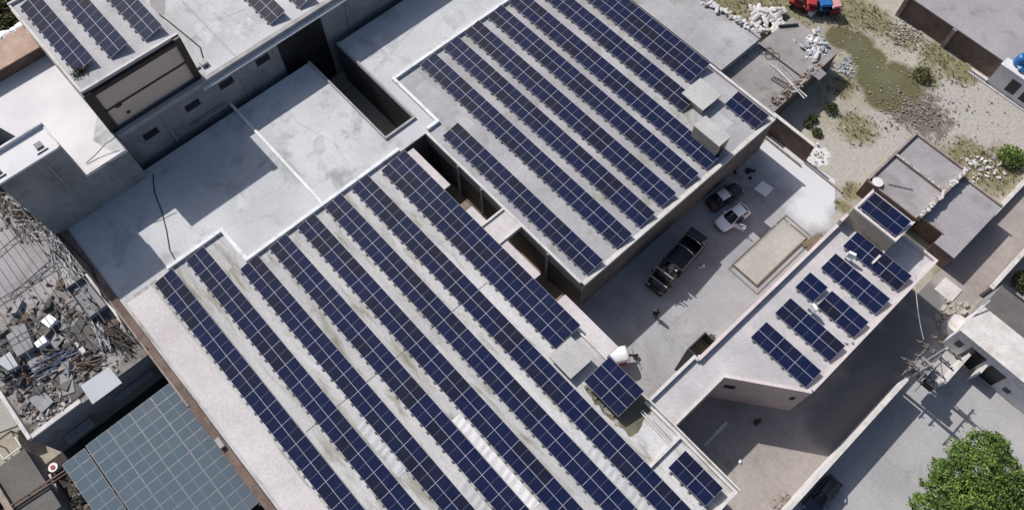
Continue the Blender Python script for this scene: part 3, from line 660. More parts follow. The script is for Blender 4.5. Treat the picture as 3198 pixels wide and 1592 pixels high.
# scrap building at the left
sc = thing('scrap_building', 'open roofed building littered with scrap, steel frames and rubble at the left edge', 'building', (-50, -13.5, 0))
b = MB(); b.box(-64, -36.6, -19, -8.15, 0, R-1.0); b.build('wall', 'wall_grey', sc)
b = MB(); b.box(-64, -36.5, -19.05, -8.12, R-1.0, R-.8); b.build('roof', 'roof_scrap', sc)
b = MB(); b.box(-46.4, -40.2, -8.32, -8.02, R-.798, R-.2); b.box(-64, -36.5, -19.1, -18.8, R-.798, R-.35); b.box(-36.9, -36.5, -18.8, -14.4, R-.798, R-.55); b.build('parapet', 'coping', sc)
b = MB(); b.box(-36.5, -35.6, -17.6, -15.2, 2.2, 2.4); b.build('balcony', 'wall_grey', sc)
b = MB(); b.box(-36.5, -35.9, -12.6, -9.0, 2.6, 2.75); b.build('balcony', 'wall_grey', sc)
b = MB(); b.face([(p.x, p.y, R-.794) for p in (at(u, v, R-.8) for u, v in ((-60, 640), (60, 690), (118, 690), (190, 790), (205, 850), (150, 930), (60, 960), (-60, 1010)))]); b.build('clear_floor', 'roof_dull', sc)
b = MB()
for k in range(9):
    x, y = random.uniform(-45, -38), random.uniform(-17, -10); a = random.uniform(-.4, .4)
    b = MB(); d = Vector((math.cos(a), math.sin(a), 0)); e = Vector((-d.y, d.x, 0)); l_, w_ = random.uniform(.7, 1.5), random.uniform(.4, .8); c = Vector((x, y, R-.7)); t_ = random.uniform(-.1, .2)
    b.hull8([c-d*l_-e*w_, c+d*l_-e*w_+Vector((0, 0, t_)), c+d*l_+e*w_+Vector((0, 0, t_)), c-d*l_+e*w_]+[q+Vector((0, 0, .12)) for q in (c-d*l_-e*w_, c+d*l_-e*w_+Vector((0, 0, t_)), c+d*l_+e*w_+Vector((0, 0, t_)), c-d*l_+e*w_)])
    b.build('broken_slab', random.choice(['wall_shade', 'wall_grey', 'brick_dust']), sc)
bw = thing('brown_boundary_wall', 'brown brick boundary wall running along the left side of the front hall roof', 'wall', (-36, -7.7, 0))
b = MB(); b.prism([(-55, -8.05), (-16, -8.0), (-16, -7.36), (-42, -7.33), (-55, -7.2)], 0, R-.05, bottom=False); b.build('wall', 'brick', bw)
b = MB(); b.prism([(-46.5, -8.06), (-30, -8.04), (-30, -7.9), (-46.5, -7.9)], R-.046, R+.06); b.build('coping', 'brick_dust', bw)
b = MB(); b.box(-26.1, -25.2, -7.9, -7.5, R-.046, R+.35); b.build('pillar', 'concrete', bw)

# ------------------------------------------------------------------ solar rows
TILT = math.radians(10.5); PL, PW = 2.0, 1.0
def panel_mesh(name, glass, L=PL, Wd=PW, bd=.021, frame='alu', line='pv_line'):
    b = MB(); b.box(.006, L-.006, .006, Wd-.006, -.04, 0, 0)
    hx = L/2
    b.box(bd, hx-.014, bd, Wd-bd, -.01, .003, 1); b.box(hx+.014, L-bd, bd, Wd-bd, -.01, .003, 1)
    b.box(hx-.014, hx+.014, bd, Wd-bd, -.01, .0025, 2)
    me = bpy.data.meshes.new(name)
    me.from_pydata(b.v, [], b.f)
    for m in (frame, glass, line): me.materials.append(MT[m])
    me.polygons.foreach_set('material_index', b.m); me.update()
    return me
PANEL = panel_mesh('solar_panel', 'pv')
def mesh_of(b, name, mat):
    me = bpy.data.meshes.new(name); me.from_pydata(b.v, [], b.f); me.materials.append(MT[mat]); me.update(); return me
b = MB(); b.box(-.11, .11, -.10, .14, 0, .08); b.box(-.025, .025, -.02, .12, .08, .2); FOOT = mesh_of(b, 'foot', 'foot')
def leg_mesh(h, name='leg'):
    b = MB(); b.box(-.025, .025, -.025, .025, .06, h); b.box(-.14, .14, -.14, .14, 0, .07); return mesh_of(b, name, 'galv')
def add(me, name, parent, loc, rot=(0, 0, 0)):
    o = bpy.data.objects.new(name, me); COL.objects.link(o); o.parent = parent; o.location = loc; o.rotation_euler = rot; return o
def solar_row(label, x0, y0, n, group, rows=2, zlow=None, zroof=None, pitch=1.99, skip=(), feet=True, TILT=TILT):
    zroof = RT if zroof is None else zroof; zlow = R if zlow is None else zlow
    r = thing('solar_array', label, 'solar array', (x0, y0, zroof), 0, group)
    dz = zlow-zroof; ct, st = math.cos(TILT), math.sin(TILT); pw = .995
    for i in range(n):
        if i in skip: continue
        for j in range(rows):
            add(PANEL, 'solar_panel', r, (i*pitch, j*pw*ct, dz+j*pw*st), (TILT, 0, 0))
    xs = [i*pitch for i in range(n) if i not in skip]
    b = MB(); X0, X1 = x0+min(xs)+.05, x0+max(xs)+PL-.05
    for q in (.25, rows*pw-.25):
        y = y0+q*ct; z = zlow+q*st-.075; b.box(X0, X1, y-.025, y+.025, z-.025, z+.025)
    b.build('rail', 'galv', r)
    hr = dz+(rows*pw-.2)*st-.09
    if hr > .12:
        LM = leg_mesh(hr)
        for k, x in enumerate(xs):
            for q in ((.35, 1.65) if len(xs) < 24 else (.35,)):
                add(LM, 'leg', r, (x+q, (rows*pw-.2)*ct, 0))
    if feet:
        for x in xs:
            for q in (.42, 1.58):
                add(FOOT, 'foot', r, (x+q, -.05, 0))
                if dz > .4: pass
    return r
GF = 'solar rows on the front hall'; GK = 'solar rows on the back hall'; GP = 'solar rows on the pink house'; GN = 'solar rows on the tall block and its wing'
front = [
 ('two-panel-wide solar row lying nearest the brown brick wall on the front hall', -41.4, -4.21, 15, 2),
 ('second solar row from the brown brick wall, starting where the white kerb begins', -41.42, -.985, 17, 2),
 ('third solar row from the brown brick wall, starting at the inner kerb corner', -37.5, 2.11, 16, 2),
 ('fourth solar row from the brown brick wall, in the middle left of the front hall', -37.5, 5.22, 18, 2),
 ('fifth solar row from the brown brick wall, in the middle right of the front hall', -37.5, 8.32, 19, 2),
 ('third solar row from the narrow court, two rows left of the three-panel-wide one', -37.54, 11.42, 20, 2),
 ('two-panel-wide solar row running alongside the three-panel-wide one on the front hall', -37.55, 14.5, 21, 2),
 ('three-panel-wide solar row of the front hall on the edge of the narrow court', -37.15, 17.75, 12, 3)]
for lb, x, y, n, k in front: solar_row(lb, x, y, n, GF, k)
backr = [
 ('shortest long solar row of the back hall, on the edge of the narrow court', -36.25, 24.6, 10, 2),
 ('second solar row of the back hall from the narrow court, starting at the white kerb', -44.3, 28.42, 14, 2),
 ('third solar row of the back hall from the narrow court', -44.4, 31.55, 14, 2),
 ('fourth solar row of the back hall from the narrow court', -44.5, 34.55, 14, 2),
 ('fifth solar row of the back hall from the narrow court, amid that roof', -44.5, 37.7, 14, 2),
 ('sixth solar row of the back hall, ending in front of the tall cream roof hut', -44.45, 40.7, 14, 2),
 ('solar row of the back hall ending at the low square roof hut', -44.5, 43.93, 11, 2),
 ('three-panel-wide solar row of the back hall farthest from the narrow court', -44.4, 47.12, 10, 3),
 ('small four-panel solar rack alone on the far corner of the back hall', -20.4, 47.72, 2, 2)]
for lb, x, y, n, k in backr: solar_row(lb, x, y, n, GK, k)
pinkr = [
 ('solar row of the pink house nearest its slanted end wall', -2.8, 30.86, 3, ()),
 ('second solar row of the pink house from its slanted end', -2.82, 34.14, 3, ()),
 ('fourth solar row of the pink house from its slanted end, without a gap', -2.83, 40.55, 3, ()),
 ('solar row of the pink house nearest the tan walled roof room', -2.85, 43.78, 3, ())]
for lb, x, y, n, s_ in pinkr: solar_row(lb, x, y, n, GP, 2)
solar_row('middle solar row of the pink house, split in two by a gap', -3.2, 37.38, 3, GP, 2, pitch=1.99)
for o in list(bpy.data.objects):
    if o.get('label') == 'middle solar row of the pink house, split in two by a gap':
        for ch in o.children:
            if ch.name.startswith(('solar_panel', 'foot', 'leg')) and ch.location.x > 1.97: ch.location.x += .42
            if ch.name.startswith('rail'): ch.scale.x = 1.07
solar_row('small four-panel solar rack on the tan walled roof room', -4.1, 46.35, 2, 'solar racks on small roofs', zlow=R+2.45, zroof=R+2.2, pitch=1.97)
solar_row('raised six-panel solar rack above the damp green patch on the front hall', -9.55, 17.35, 2, 'solar racks on small roofs', 3, zlow=R+.75, zroof=RT)
solar_row('four-panel solar rack at the near right corner of the front hall', -.1, 17.45, 2, 'solar racks on small roofs', 2, zlow=R+.3)
for lb, x, y, n, zr in (
 ('solar row on the tall block nearest the rusty red roof', -66.25, 1.78, 5, R+9.7), ('middle solar row on the tall block', -65.75, 4.8, 5, R+9.7), ('solar row on the tall block farthest from the rusty red roof', -65.45, 8.0, 5, R+9.7),
 ('solar row on the bare wing roof, the one nearer to the tall block', -62.9, 18.9, 4, R+4.0), ('solar row on the bare wing roof cut off by the top edge of the frame', -62.7, 22.2, 4, R+4.0)):
    solar_row(lb, x, y, n, GN, 2, zlow=zr+.2, zroof=zr, pitch=1.99, TILT=math.radians(15))
# the pale canopy
cn = thing('solar_canopy', 'wide canopy of pale blue grey panels beside the brown brick wall at lower left', 'canopy', (-27, -13, 0))
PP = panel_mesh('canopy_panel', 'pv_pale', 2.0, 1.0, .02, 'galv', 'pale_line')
zc = R-1.5
for j in range(5):
    for i in range(13):
        y1 = -8.1-2.02*j; x = -33.5+i*1.02+ (0.1 if j == 4 else 0)
        if j == 4: y1 -= .12
        o = add(PP, 'canopy_panel', cn, (x+27+1.0, y1-2.0+13, zc+.02*j), (0, 0, math.pi/2))
b = MB()
for y in (-8.3, -10.1, -12.1, -14.1, -16.2, -18.1): b.bar((-33.4, y, zc-.15), (-20, y, zc-.15), .1)
b.build('beam', 'steel', cn)
for x in (-33.2, -27, -21):
    for y in (-8.4, -18.0):
        b = MB(); b.box(x-.06, x+.06, y-.06, y+.06, 0, zc-.2); b.build('post', 'steel', cn)

# ------------------------------------------------------------------ vehicles
def loft(secs, mi=0):
    """secs: list of closed loops with equal length -> MB"""
    b = MB(); n = len(secs[0])
    for s in secs: b.v += [tuple(p) for p in s]
    for i in range(len(secs)-1):
        for j in range(n):
            q = (j+1) % n; b.f.append((i*n+j, i*n+q, (i+1)*n+q, (i+1)*n+j)); b.m.append(mi)
    b.f.append(tuple(reversed(range(n)))); b.m.append(mi)
    b.f.append(tuple((len(secs)-1)*n+j for j in range(n))); b.m.append(mi)
    return b
def finish(o, lvl=2, bev=False):
    m = o.modifiers.new('sub', 'SUBSURF'); m.levels = lvl; m.render_levels = lvl
    for p in o.data.polygons: p.use_smooth = True
    return o
def wheel(root, x, y, r=.29, w=.19):
    b = MB(); b.tube([(x, y-w/2, r), (x, y-w/2+.03, r), (x, y+w/2-.03, r), (x, y+w/2, r)], [r*.9, r, r, r*.9], 18)
    t = b.build('wheel', 'black', root, loc=(0, 0, 0))
    b = MB(); s = 1 if y > 0 else -1
    b.tube([(x, y+s*w*.42, r), (x, y+s*(w*.5+.012), r)], [r*.62, r*.5], 12); b.build('rim', 'galv', t, loc=(0, 0, 0))
def hatchback(name, label, x, y, rz, L, Wd, H, mat, open_door=False, roofmat=None, sedan=False):
    root = thing(name, label, 'car', (x, y, .006), rz)
    h = Wd/2
    def sec(xx, w, zb, zt, tw):  # lower body ring
        return [(xx, -w*.92, zb), (xx, -w, zb+.22), (xx, -w*.99, zt-.12), (xx, -tw, zt), (xx, tw, zt), (xx, w*.99, zt-.12), (xx, w, zb+.22), (xx, w*.92, zb)]
    f = L/2
    prof = [(-f, .74, .32, .62, .60), (-f+.06, .86, .25, .80, .70), (-f+.35, .97, .22, .88, .82), (-f+.9, 1, .2, .90, .88), (0, 1, .2, .90, .9), (f-1.15, 1, .2, .90, .88), (f-.55, .98, .22, .84, .82), (f-.15, .88, .25, .72, .7), (f, .70, .32, .58, .52)]
    o = finish(loft([sec(a, w*h, zb, zt*H/1.45, tw*h) for a, w, zb, zt, tw in prof]).build('body', mat, root, loc=(0, 0, 0)))
    zt = .86*H/1.45
    xr0, xr1 = (-f+.38, f-1.35) if not sedan else (-f+.75, f-1.45)
    cab = []
    for a, w, z in ((xr0-.16, .80, zt-.02), (xr0+.05, .78, zt+.28), (xr0+.38, .70, H-.06), (xr0+.9, .70, H), (xr1-.75, .70, H-.02), (xr1-.45, .71, H-.06), (xr1+.05, .76, zt+.22), (xr1+.42, .80, zt-.02)):
        cab.append([(a, -h*.9, zt-.1), (a, -h*w, z), (a, h*w, z), (a, h*.9, zt-.1)])
    c = loft(cab).build('glasshouse', 'car_glass', root, loc=(0, 0, 0)); finish(c, 1)
    b = MB(); x0, x1 = xr0+.42, xr1-.55
    hw = h*.68
    n = 6; g = []
    for i in range(n+1):
        a = x0+(x1-x0)*i/n; e = .04*math.sin(math.pi*i/n)
        g.append([(a, -hw, H-.06), (a, -hw*.9, H-.01+e*.5), (a, 0, H+.012+e*.6), (a, hw*.9, H-.01+e*.5), (a, hw, H-.06)])
    for i in range(n):
        for j in range(4): b.face([g[i][j], g[i+1][j], g[i+1][j+1], g[i][j+1]])
    b.build('roof', roofmat or mat, root, loc=(0, 0, 0), smooth=True)
    for sgn in (-1, 1):
        b = MB()
        b.bar((x1-.02, sgn*hw, H-.04), (xr1+.36, sgn*h*.85, zt+.02), .07); b.bar((x0+.02, sgn*hw, H-.05), (xr0-.08, sgn*h*.85, zt+.05), .09)
        b.bar(((x0+x1)/2, sgn*hw, H-.05), ((x0+x1)/2, sgn*h*.93, zt), .06)
        b.build('pillar', mat, root, loc=(0, 0, 0))
        b = MB(); b.box(xr1-.2, xr1-.05, sgn*(h+.02)-.07, sgn*(h+.02)+.07, zt+.02, zt+.16); b.build('mirror', mat, root, loc=(0, 0, 0))
        b = MB(); b.box(f-.22, f-.06, sgn*h*.62-.13, sgn*h*.62+.13, .55, .66); b.build('headlight', 'alu', root, loc=(0, 0, 0))
        b = MB(); b.box(-f+.01, -f+.12, sgn*h*.66-.09, sgn*h*.66+.09, .6, .78); b.build('tail_light', 'red_paint', root, loc=(0, 0, 0))
        for xx in (-f+.62, f-.68): wheel(root, xx, sgn*(h-.12))
    b = MB(); b.box(f-.06, f+.02, -h*.6, h*.6, .3, .44); b.build('bumper', 'black', root, loc=(0, 0, 0))
    if open_door:
        # front door swung open on the left side of the car
        hx, hy = xr1-.02, h
        ang = math.radians(62); dx, dy = -math.cos(ang), math.sin(ang)
        nx, ny = -dy, dx
        def dp(t, s, z): return (hx+dx*t+nx*s, hy+dy*t+ny*s, z)
        b = MB(); b.hull8([dp(0, 0, .3), dp(1.05, 0, .3), dp(1.05, .07, .3), dp(0, .07, .3), dp(0, 0, .9), dp(1.05, 0, .9), dp(1.05, .07, .9), dp(0, .07, .9)])
        b.bar(dp(0.1, .03, .9), dp(.5, .0, 1.38), .05); b.bar(dp(.5, .0, 1.38), dp(1.0, .0, 1.36), .05); b.bar(dp(1.0, .0, 1.36), dp(1.03, .03, .9), .05)
        d = b.build('door', mat, root, loc=(0, 0, 0))
        b = MB(); b.hull8([dp(.05, .08, .35), dp(1.0, .08, .35), dp(1.0, .13, .35), dp(.05, .13, .35), dp(.05, .08, .86), dp(1.0, .08, .86), dp(1.0, .13, .86), dp(.05, .13, .86)]); b.build('door_lining', 'black', d, loc=(0, 0, 0))
        b = MB(); b.box(xr1-1.15, xr1-.1, h-.1, h+.012, .3, H-.3); b.build('door_opening', 'dark', root, loc=(0, 0, 0))
    return root
def aim(p, q): return math.atan2(q[1]-p[1], q[0]-p[0])
hatchback('white_car', 'white hatchback with its front door open, parked in the shaded courtyard', -12.45, 41.85, -math.pi/2-.12, 3.85, 1.66, 1.48, 'car_white', True)
hatchback('dark_car', 'dark saloon with a pale roof, parked against the back hall in shade', -14.55, 43.1, math.pi/2-.17, 4.2, 1.62, 1.42, 'car_dark', False, 'car_silver', True)
hatchback('blue_car', 'dark blue car shaded by the long pale boundary wall, cut by the lower frame edge', 10.35, 27.0, -math.pi/2+.02, 4.0, 1.62, 1.45, 'car_blue', False, 'car_dark')

def truck():
    root = thing('cargo_truck', 'dark open backed cargo truck with hoops over its bed and a decorated cab front', 'truck', (-12.75, 33.9, .006), -math.pi/2+.1)
    root.scale = (.92, .95, .95)
    b = MB(); b.box(-3.5, 3.2, -.45, .45, .55, .8); b.build('chassis', 'steel', root, loc=(0, 0, 0))
    b = MB(); b.box(-3.6, 1.2, -1.1, 1.1, .85, 1.0); b.build('bed', 'dark', root, loc=(0, 0, 0))
    for nm, bx in (('side_board', (-3.6, 1.2, -1.15, -1.05)), ('side_board', (-3.6, 1.2, 1.05, 1.15)), ('tail_board', (-3.68, -3.6, -1.1, 1.1)), ('head_board', (1.2, 1.3, -1.15, 1.15))):
        b = MB(); b.box(bx[0], bx[1], bx[2], bx[3], .85, 2.25 if nm != 'head_board' else 2.5)
        b.box(bx[0]-.02, bx[1]+.02, bx[2]-.02, bx[3]+.02, 2.25 if nm != 'head_board' else 2.5, 2.32 if nm != 'head_board' else 2.58); b.build(nm, 'truck_brown', root, loc=(0, 0, 0))
    for x in (-2.4, -1.0):
        b = MB(); b.tube([(x, -1.1, 2.3), (x, -.8, 2.62), (x, 0, 2.75), (x, .8, 2.62), (x, 1.1, 2.3)], .035, 6); b.build('hoop', 'trim', root, loc=(0, 0, 0))
    b = MB(); b.hull8([(-3.58, -1.0, 2.2), (-2.75, -1.0, 2.3), (-2.75, 1.0, 2.3), (-3.58, 1.0, 2.2), (-3.58, -1.0, 2.26), (-2.75, -1.0, 2.36), (-2.75, 1.0, 2.36), (-3.58, 1.0, 2.26)]); b.build('rear_cover', 'cloth_grey', root, loc=(0, 0, 0))
    secs = []
    for x, w, zb, zt in ((1.4, 1.0, .8, 2.2), (1.6, 1.08, .7, 2.45), (2.6, 1.08, .6, 2.45), (2.95, 1.05, .6, 2.2), (3.3, 1.02, .6, 1.65), (3.75, .98, .6, 1.45), (3.95, .9, .62, 1.3)):
        secs.append([(x, -w, zb), (x, -w, (zb+zt)/2), (x, -w*.9, zt), (x, w*.9, zt), (x, w, (zb+zt)/2), (x, w, zb)])
    finish(loft(secs).build('cab', 'truck_brown', root, loc=(0, 0, 0)), 1)
    b = MB(); b.hull8([(2.93, -.85, 2.2), (3.28, -.88, 1.68), (3.28, .88, 1.68), (2.93, .85, 2.2), (2.97, -.85, 2.24), (3.32, -.88, 1.72), (3.32, .88, 1.72), (2.97, .85, 2.24)]); b.build('windscreen', 'car_glass', root, loc=(0, 0, 0))
    for x in (2.62, 3.42):
        b = MB(); b.box(x-.06, x+.06, -1.02, 1.02, (2.46 if x < 3 else 1.66), (2.58 if x < 3 else 1.78)); b.build('roof_bar', 'trim', root, loc=(0, 0, 0))
    b = MB(); b.tube([(1.75, 0.1, 2.45), (1.75, .1, 2.72)], [.42, .36], 14); b.build('spare_wheel', 'black', root, loc=(0, 0, 0))
    for i in range(5):
        b = MB(); b.rock((1.9+random.uniform(-.3, .5), random.uniform(-.8, .8), 2.6), random.uniform(.12, .24), .6); b.build('roof_bundle', random.choice(['trim', 'truck_brown', 'cloth_grey']), root, loc=(0, 0, 0))
    b = MB(); b.box(3.98, 4.12, -1.05, 1.05, .5, .8); b.build('bumper', 'steel', root, loc=(0, 0, 0))
    for s in (-1, 1):
        b = MB(); b.tube([(3.96, s*.7, 1.0), (4.02, s*.7, 1.0)], .13, 12); b.build('headlight', 'alu', root, loc=(0, 0, 0))
        b = MB(); b.box(2.9, 3.0, s*1.22-.1, s*1.22+.1, 1.7, 2.1); b.build('mirror', 'steel', root, loc=(0, 0, 0))
        for x in (-2.4, -1.3, 2.9): wheel(root, x, s*.95, .48, .28)
truck()

def person(name, label, x, y, z, rz, arm_out=.0, cloth='cloth_dark', legs='cloth_grey', stride=.16):
    root = thing(name, label, 'person', (x, y, z), rz)
    V = []; E_ = []; Rd = []
    def nd(p, r, par=None):
        V.append(p); Rd.append(r)
        if par is not None: E_.append((par, len(V)-1))
        return len(V)-1
    pel = nd((0, 0, .95), .15); sp = nd((0, 0, 1.12), .14, pel); ch = nd((0, 0, 1.32), .165, sp); nk = nd((.01, 0, 1.46), .06, ch)
    h1 = nd((.02, 0, 1.54), .075, nk); h2 = nd((.03, 0, 1.63), .1, h1); nd((.02, 0, 1.72), .075, h2)
    for s in (-1, 1):
        sh = nd((0, s*.19, 1.40), .065, ch); el = nd((.02+.05*s*stride*4, s*(.25+arm_out), 1.12), .047, sh); wr = nd((.12-.06*s*stride*4, s*(.25+arm_out*1.3), .88), .032, el)
        pm = nd((.13-.06*s*stride*4, s*(.25+arm_out*1.3), .82), .035, wr)
        for k in range(4):
            f0 = nd((.10+.022*k-.06*s*stride*4, s*(.25+arm_out*1.3), .765), .010, pm); nd((.105+.022*k-.06*s*stride*4, s*(.245+arm_out*1.3), .73-.008*(k % 2)), .008, f0)
        t0 = nd((.16-.06*s*stride*4, s*(.225+arm_out*1.3), .81), .011, pm); nd((.175-.06*s*stride*4, s*(.215+arm_out*1.3), .775), .009, t0)
        hp = nd((0, s*.1, .88), .1, pel); kn = nd((.03+s*stride*.6, s*.11, .49), .065, hp); an = nd((-.03+s*stride, s*.11, .08), .042, kn); nd((.14+s*stride, s*.12, .035), .034, an)
    me = bpy.data.meshes.new('body'); me.from_pydata(V, E_, [])
    o = bpy.data.objects.new('body', me); COL.objects.link(o); o.parent = root
    for m in ('skin', cloth, legs): me.materials.append(MT[m])
    md = o.modifiers.new('skin', 'SKIN'); md.use_smooth_shade = True
    for i, r in enumerate(Rd): me.skin_vertices[0].data[i].radius = (r, r)
    me.skin_vertices[0].data[0].use_root = True
    o.modifiers.new('sub', 'SUBSURF').levels = 1
    o.modifiers['sub'].render_levels = 1
    # clothes follow the body: long shirt, sleeves and loose trousers
    def ring(z, rx, ry, cx=0, cy=0, n=14): return [(cx+math.cos(6.2832*i/n)*rx, cy+math.sin(6.2832*i/n)*ry, z) for i in range(n)]
    finish(loft([ring(.62, .20, .24), ring(.9, .175, .21), ring(1.15, .165, .195), ring(1.36, .16, .225), ring(1.44, .11, .16), ring(1.47, .07, .075)]).build('shirt', cloth, root, loc=(0, 0, 0)), 1)
    for s in (-1, 1):
        b = MB(); b.tube([(0, s*.17, 1.40), (.01, s*(.22+arm_out*.5), 1.26), (.02+.05*s*stride*4, s*(.25+arm_out), 1.12), (.12-.06*s*stride*4, s*(.25+arm_out*1.3), .90)], [.085, .075, .065, .05], 10); b.build('sleeve', cloth, root, loc=(0, 0, 0), smooth=True)
        b = MB(); b.tube([(0, s*.1, .9), (.03+s*stride*.6, s*.11, .49), (-.03+s*stride, s*.11, .12)], [.13, .095, .075], 10); b.build('trouser_leg', legs, root, loc=(0, 0, 0), smooth=True)
        b = MB(); b.rock((.05+s*stride, s*.115, .045), .09, .4); b.build('shoe', 'black', root, loc=(0, 0, 0))
    b = MB()
    b.tube([(.0, 0, 1.63), (-.005, 0, 1.70), (.0, 0, 1.755)], [.112, .105, .05], 12); b.build('hair', 'hair', root, loc=(0, 0, 0), smooth=True)
    b = MB(); b.bar((.12, 0, 1.63), (.135, 0, 1.595), .025); b.bar((.115, -.025, 1.56), (.115, .025, 1.56), .012)
    for s in (-1, 1): b.rock((.105, s*.035, 1.64), .012); b.rock((.02, s*.1, 1.62), .025)
    b.build('face', 'skin', root, loc=(0, 0, 0))
    return root
person('person', 'person in dark loose clothing walking in the courtyard at the edge of the shade', -10.55, 28.6, .006, -.9)
person('person', 'person in dark clothing standing alone on the shaded road', 2.5, 27.7, .01, 2.0, .03, 'cloth_grey', 'cloth_dark', .06)

def rickshaw():
    c = Vector((-9.75, 23.0, .006))
    root = thing('motor_rickshaw', 'three wheeled motorcycle rickshaw with a bright white canopy beside the raised solar rack', 'rickshaw', c, math.radians(62))
    b = MB(); b.box(-1.5, .35, -.62, .62, .45, .6); b.build('carriage_floor', 'steel', root, loc=(0, 0, 0))
    for s in (-1, 1):
        b = MB(); b.box(-1.5, .35, s*.62-.03, s*.62+.03, .6, .95); b.build('side_panel', 'red_paint', root, loc=(0, 0, 0))
        wheel(root, -.9, s*.7, .28, .14)
        for x in (-1.4, .3):
            b = MB(); b.tube([(x, s*.6, .9), (x, s*.6, 1.75)], .02, 6); b.build('canopy_post', 'steel', root, loc=(0, 0, 0))
    for x in (-1.2, -.2):
        b = MB(); b.box(x-.2, x+.2, -.58, .58, .75, .85); b.box(x-.22, x-.14, -.58, .58, .85, 1.2); b.build('seat', 'black', root, loc=(0, 0, 0))
    b = MB(); g = []
    for i in range(9):
        x = -1.65+2.25*i/8; row = []
        for j in range(7):
            y = -.78+1.56*j/6; row.append((x, y, 1.98-.28*(abs(j-3)/3)**2-(.1 if i in (0, 8) else 0)))
        g.append(row)
    for i in range(8):
        for j in range(6): b.face([g[i][j], g[i+1][j], g[i+1][j+1], g[i][j+1]])
    o = b.build('canopy', 'plastic_white', root, loc=(0, 0, 0), smooth=True); o.modifiers.new('solid', 'SOLIDIFY').thickness = .03
    b = MB(); b.tube([(.3, 0, .6), (.8, 0, .75), (1.25, 0, .72)], [.1, .13, .08], 8); b.build('bike_frame', 'steel', root, loc=(0, 0, 0))
    b = MB(); b.tube([(.45, 0, .82), (1.0, 0, .86)], [.13, .12], 8); b.build('saddle', 'black', root, loc=(0, 0, 0))
    b = MB(); b.tube([(1.2, 0, .9), (1.25, .35, 1.05), (1.1, .45, 1.05)], .025, 6); b.tube([(1.2, 0, .9), (1.25, -.35, 1.05), (1.1, -.45, 1.05)], .025, 6); b.tube([(1.25, 0, 1.0), (1.5, 0, .3)], .035, 6); b.build('handlebar', 'steel', root, loc=(0, 0, 0))
    b = MB(); b.tube([(1.5, -.05, .3), (1.5, .05, .3)], .3, 16); b.build('front_wheel', 'black', root, loc=(0, 0, 0))
rickshaw()

# ------------------------------------------------------------------ power pole, cables
MT['arm'] = plain('weathered_steel', (.17, .17, .175), .6, .2, .25)
def pole():
    root = thing('transformer_pole', 'twin pole carrying a transformer, cross arms and insulators beside the long pale wall', 'power pole', (8.9, 40.6, 0))
    P = [(9.0, 39.9), (9.0, 41.9)]
    for x, y in P:
        b = MB(); b.tube([(x, y, 0), (x, y, 6.9)], [.17, .12], 10); b.build('pole', 'concrete', root)
    def arm(x0, y0, x1, y1, z, wd=.1, mat='arm'):
        b = MB(); b.bar((x0, y0, z), (x1, y1, z), wd, .1); a = b.build('cross_arm', mat, root)
        n = max(2, int(math.hypot(x1-x0, y1-y0)/.6))
        for k in range(n):
            t = (k+.5)/n; b = MB(); px, py = x0+(x1-x0)*t, y0+(y1-y0)*t
            b.tube([(px, py, z+.05), (px, py, z+.12), (px, py, z+.16), (px, py, z+.3)], [.03, .08, .05, .06], 8); b.build('insulator', 'brick_dust', a)
    for y in (39.75, 42.05):
        arm(7.1, y, 10.9, y, 4.7); arm(7.6, y+.22, 10.4, y+.22, 4.7)
    arm(7.5, 39.7, 10.5, 39.7, 6.6); arm(7.5, 42.1, 10.5, 42.1, 6.6); arm(9.16, 38.4, 9.16, 43.2, 5.8); arm(8.2, 38.9, 8.2, 42.9, 3.9); arm(9.9, 39.0, 9.9, 42.8, 3.2)
    b = MB(); b.box(8.4, 9.7, 40.3, 41.5, 2.9, 4.2); 
    for k in range(6): b.box(8.45+k*.2, 8.52+k*.2, 40.1, 41.7, 3.0, 4.0)
    t = b.build('transformer', 'wall_grey', root)
    for k in range(3):
        b = MB(); b.tube([(8.7+k*.35, 40.9, 4.2), (8.7+k*.35, 40.9, 4.5), (8.7+k*.35, 40.9, 4.6)], [.09, .05, .08], 8); b.build('bushing', 'rust', t)
    b = MB(); b.box(9.9, 10.9, 40.2, 40.9, 2.6, 3.5); b.build('switch_box', 'steel', root)
    b = MB(); b.box(9.9, 10.6, 41.5, 42.1, 2.3, 3.0); b.build('switch_box', 'galv', root)
pole()
def cable(name, label, pts, r=.03, sag=0.0, mat='black'):
    P = [Vector(p) for p in pts]; out = []
    for a, b_ in zip(P, P[1:]):
        for k in range(8):
            t = k/8; q = a.lerp(b_, t); q.z -= sag*4*t*(1-t); out.append(q)
    out.append(P[-1]); o = Vector(out[0]); b = MB(); b.tube(out, r, 6)
    ob = b.build(name, mat, None); return tag(ob, label, 'cable')
cable('cable', 'grey cable sagging from the pink house corner to the transformer pole', [at(2860, 860, R+.2), at(2866, 960, 6.0), at(2885, 1060, 5.0)], .045, .1, 'galv')
cable('cable', 'black hose curving over the bare terrace towards the white kerb', [at(478, 545, RT), at(482, 600, RT), at(505, 660, RT), at(520, 720, RT), at(530, 780, RT), at(548, 812, RT)], .05)
cable('cable', 'black cable crossing the wing roof beside the tall block', [at(460, 20, R+4.05), at(520, 62, R+4.05), at(585, 115, R+4.05), at(625, 148, R+4.05), at(632, 175, R+4.05), at(648, 212, R+4.05)], .06)
cable('cable', 'thin cable hanging over the white terrace beside the grey tower', [at(268, 510, R+4.4), at(330, 448, R+5.0), at(362, 425, R+5.4)], .035, .1)
cable('cable', 'thin cable hanging low along the front of the white terrace', [at(285, 528, R+4.4), at(350, 505, R+4.4), at(398, 482, R+4.4)], .035, .05)

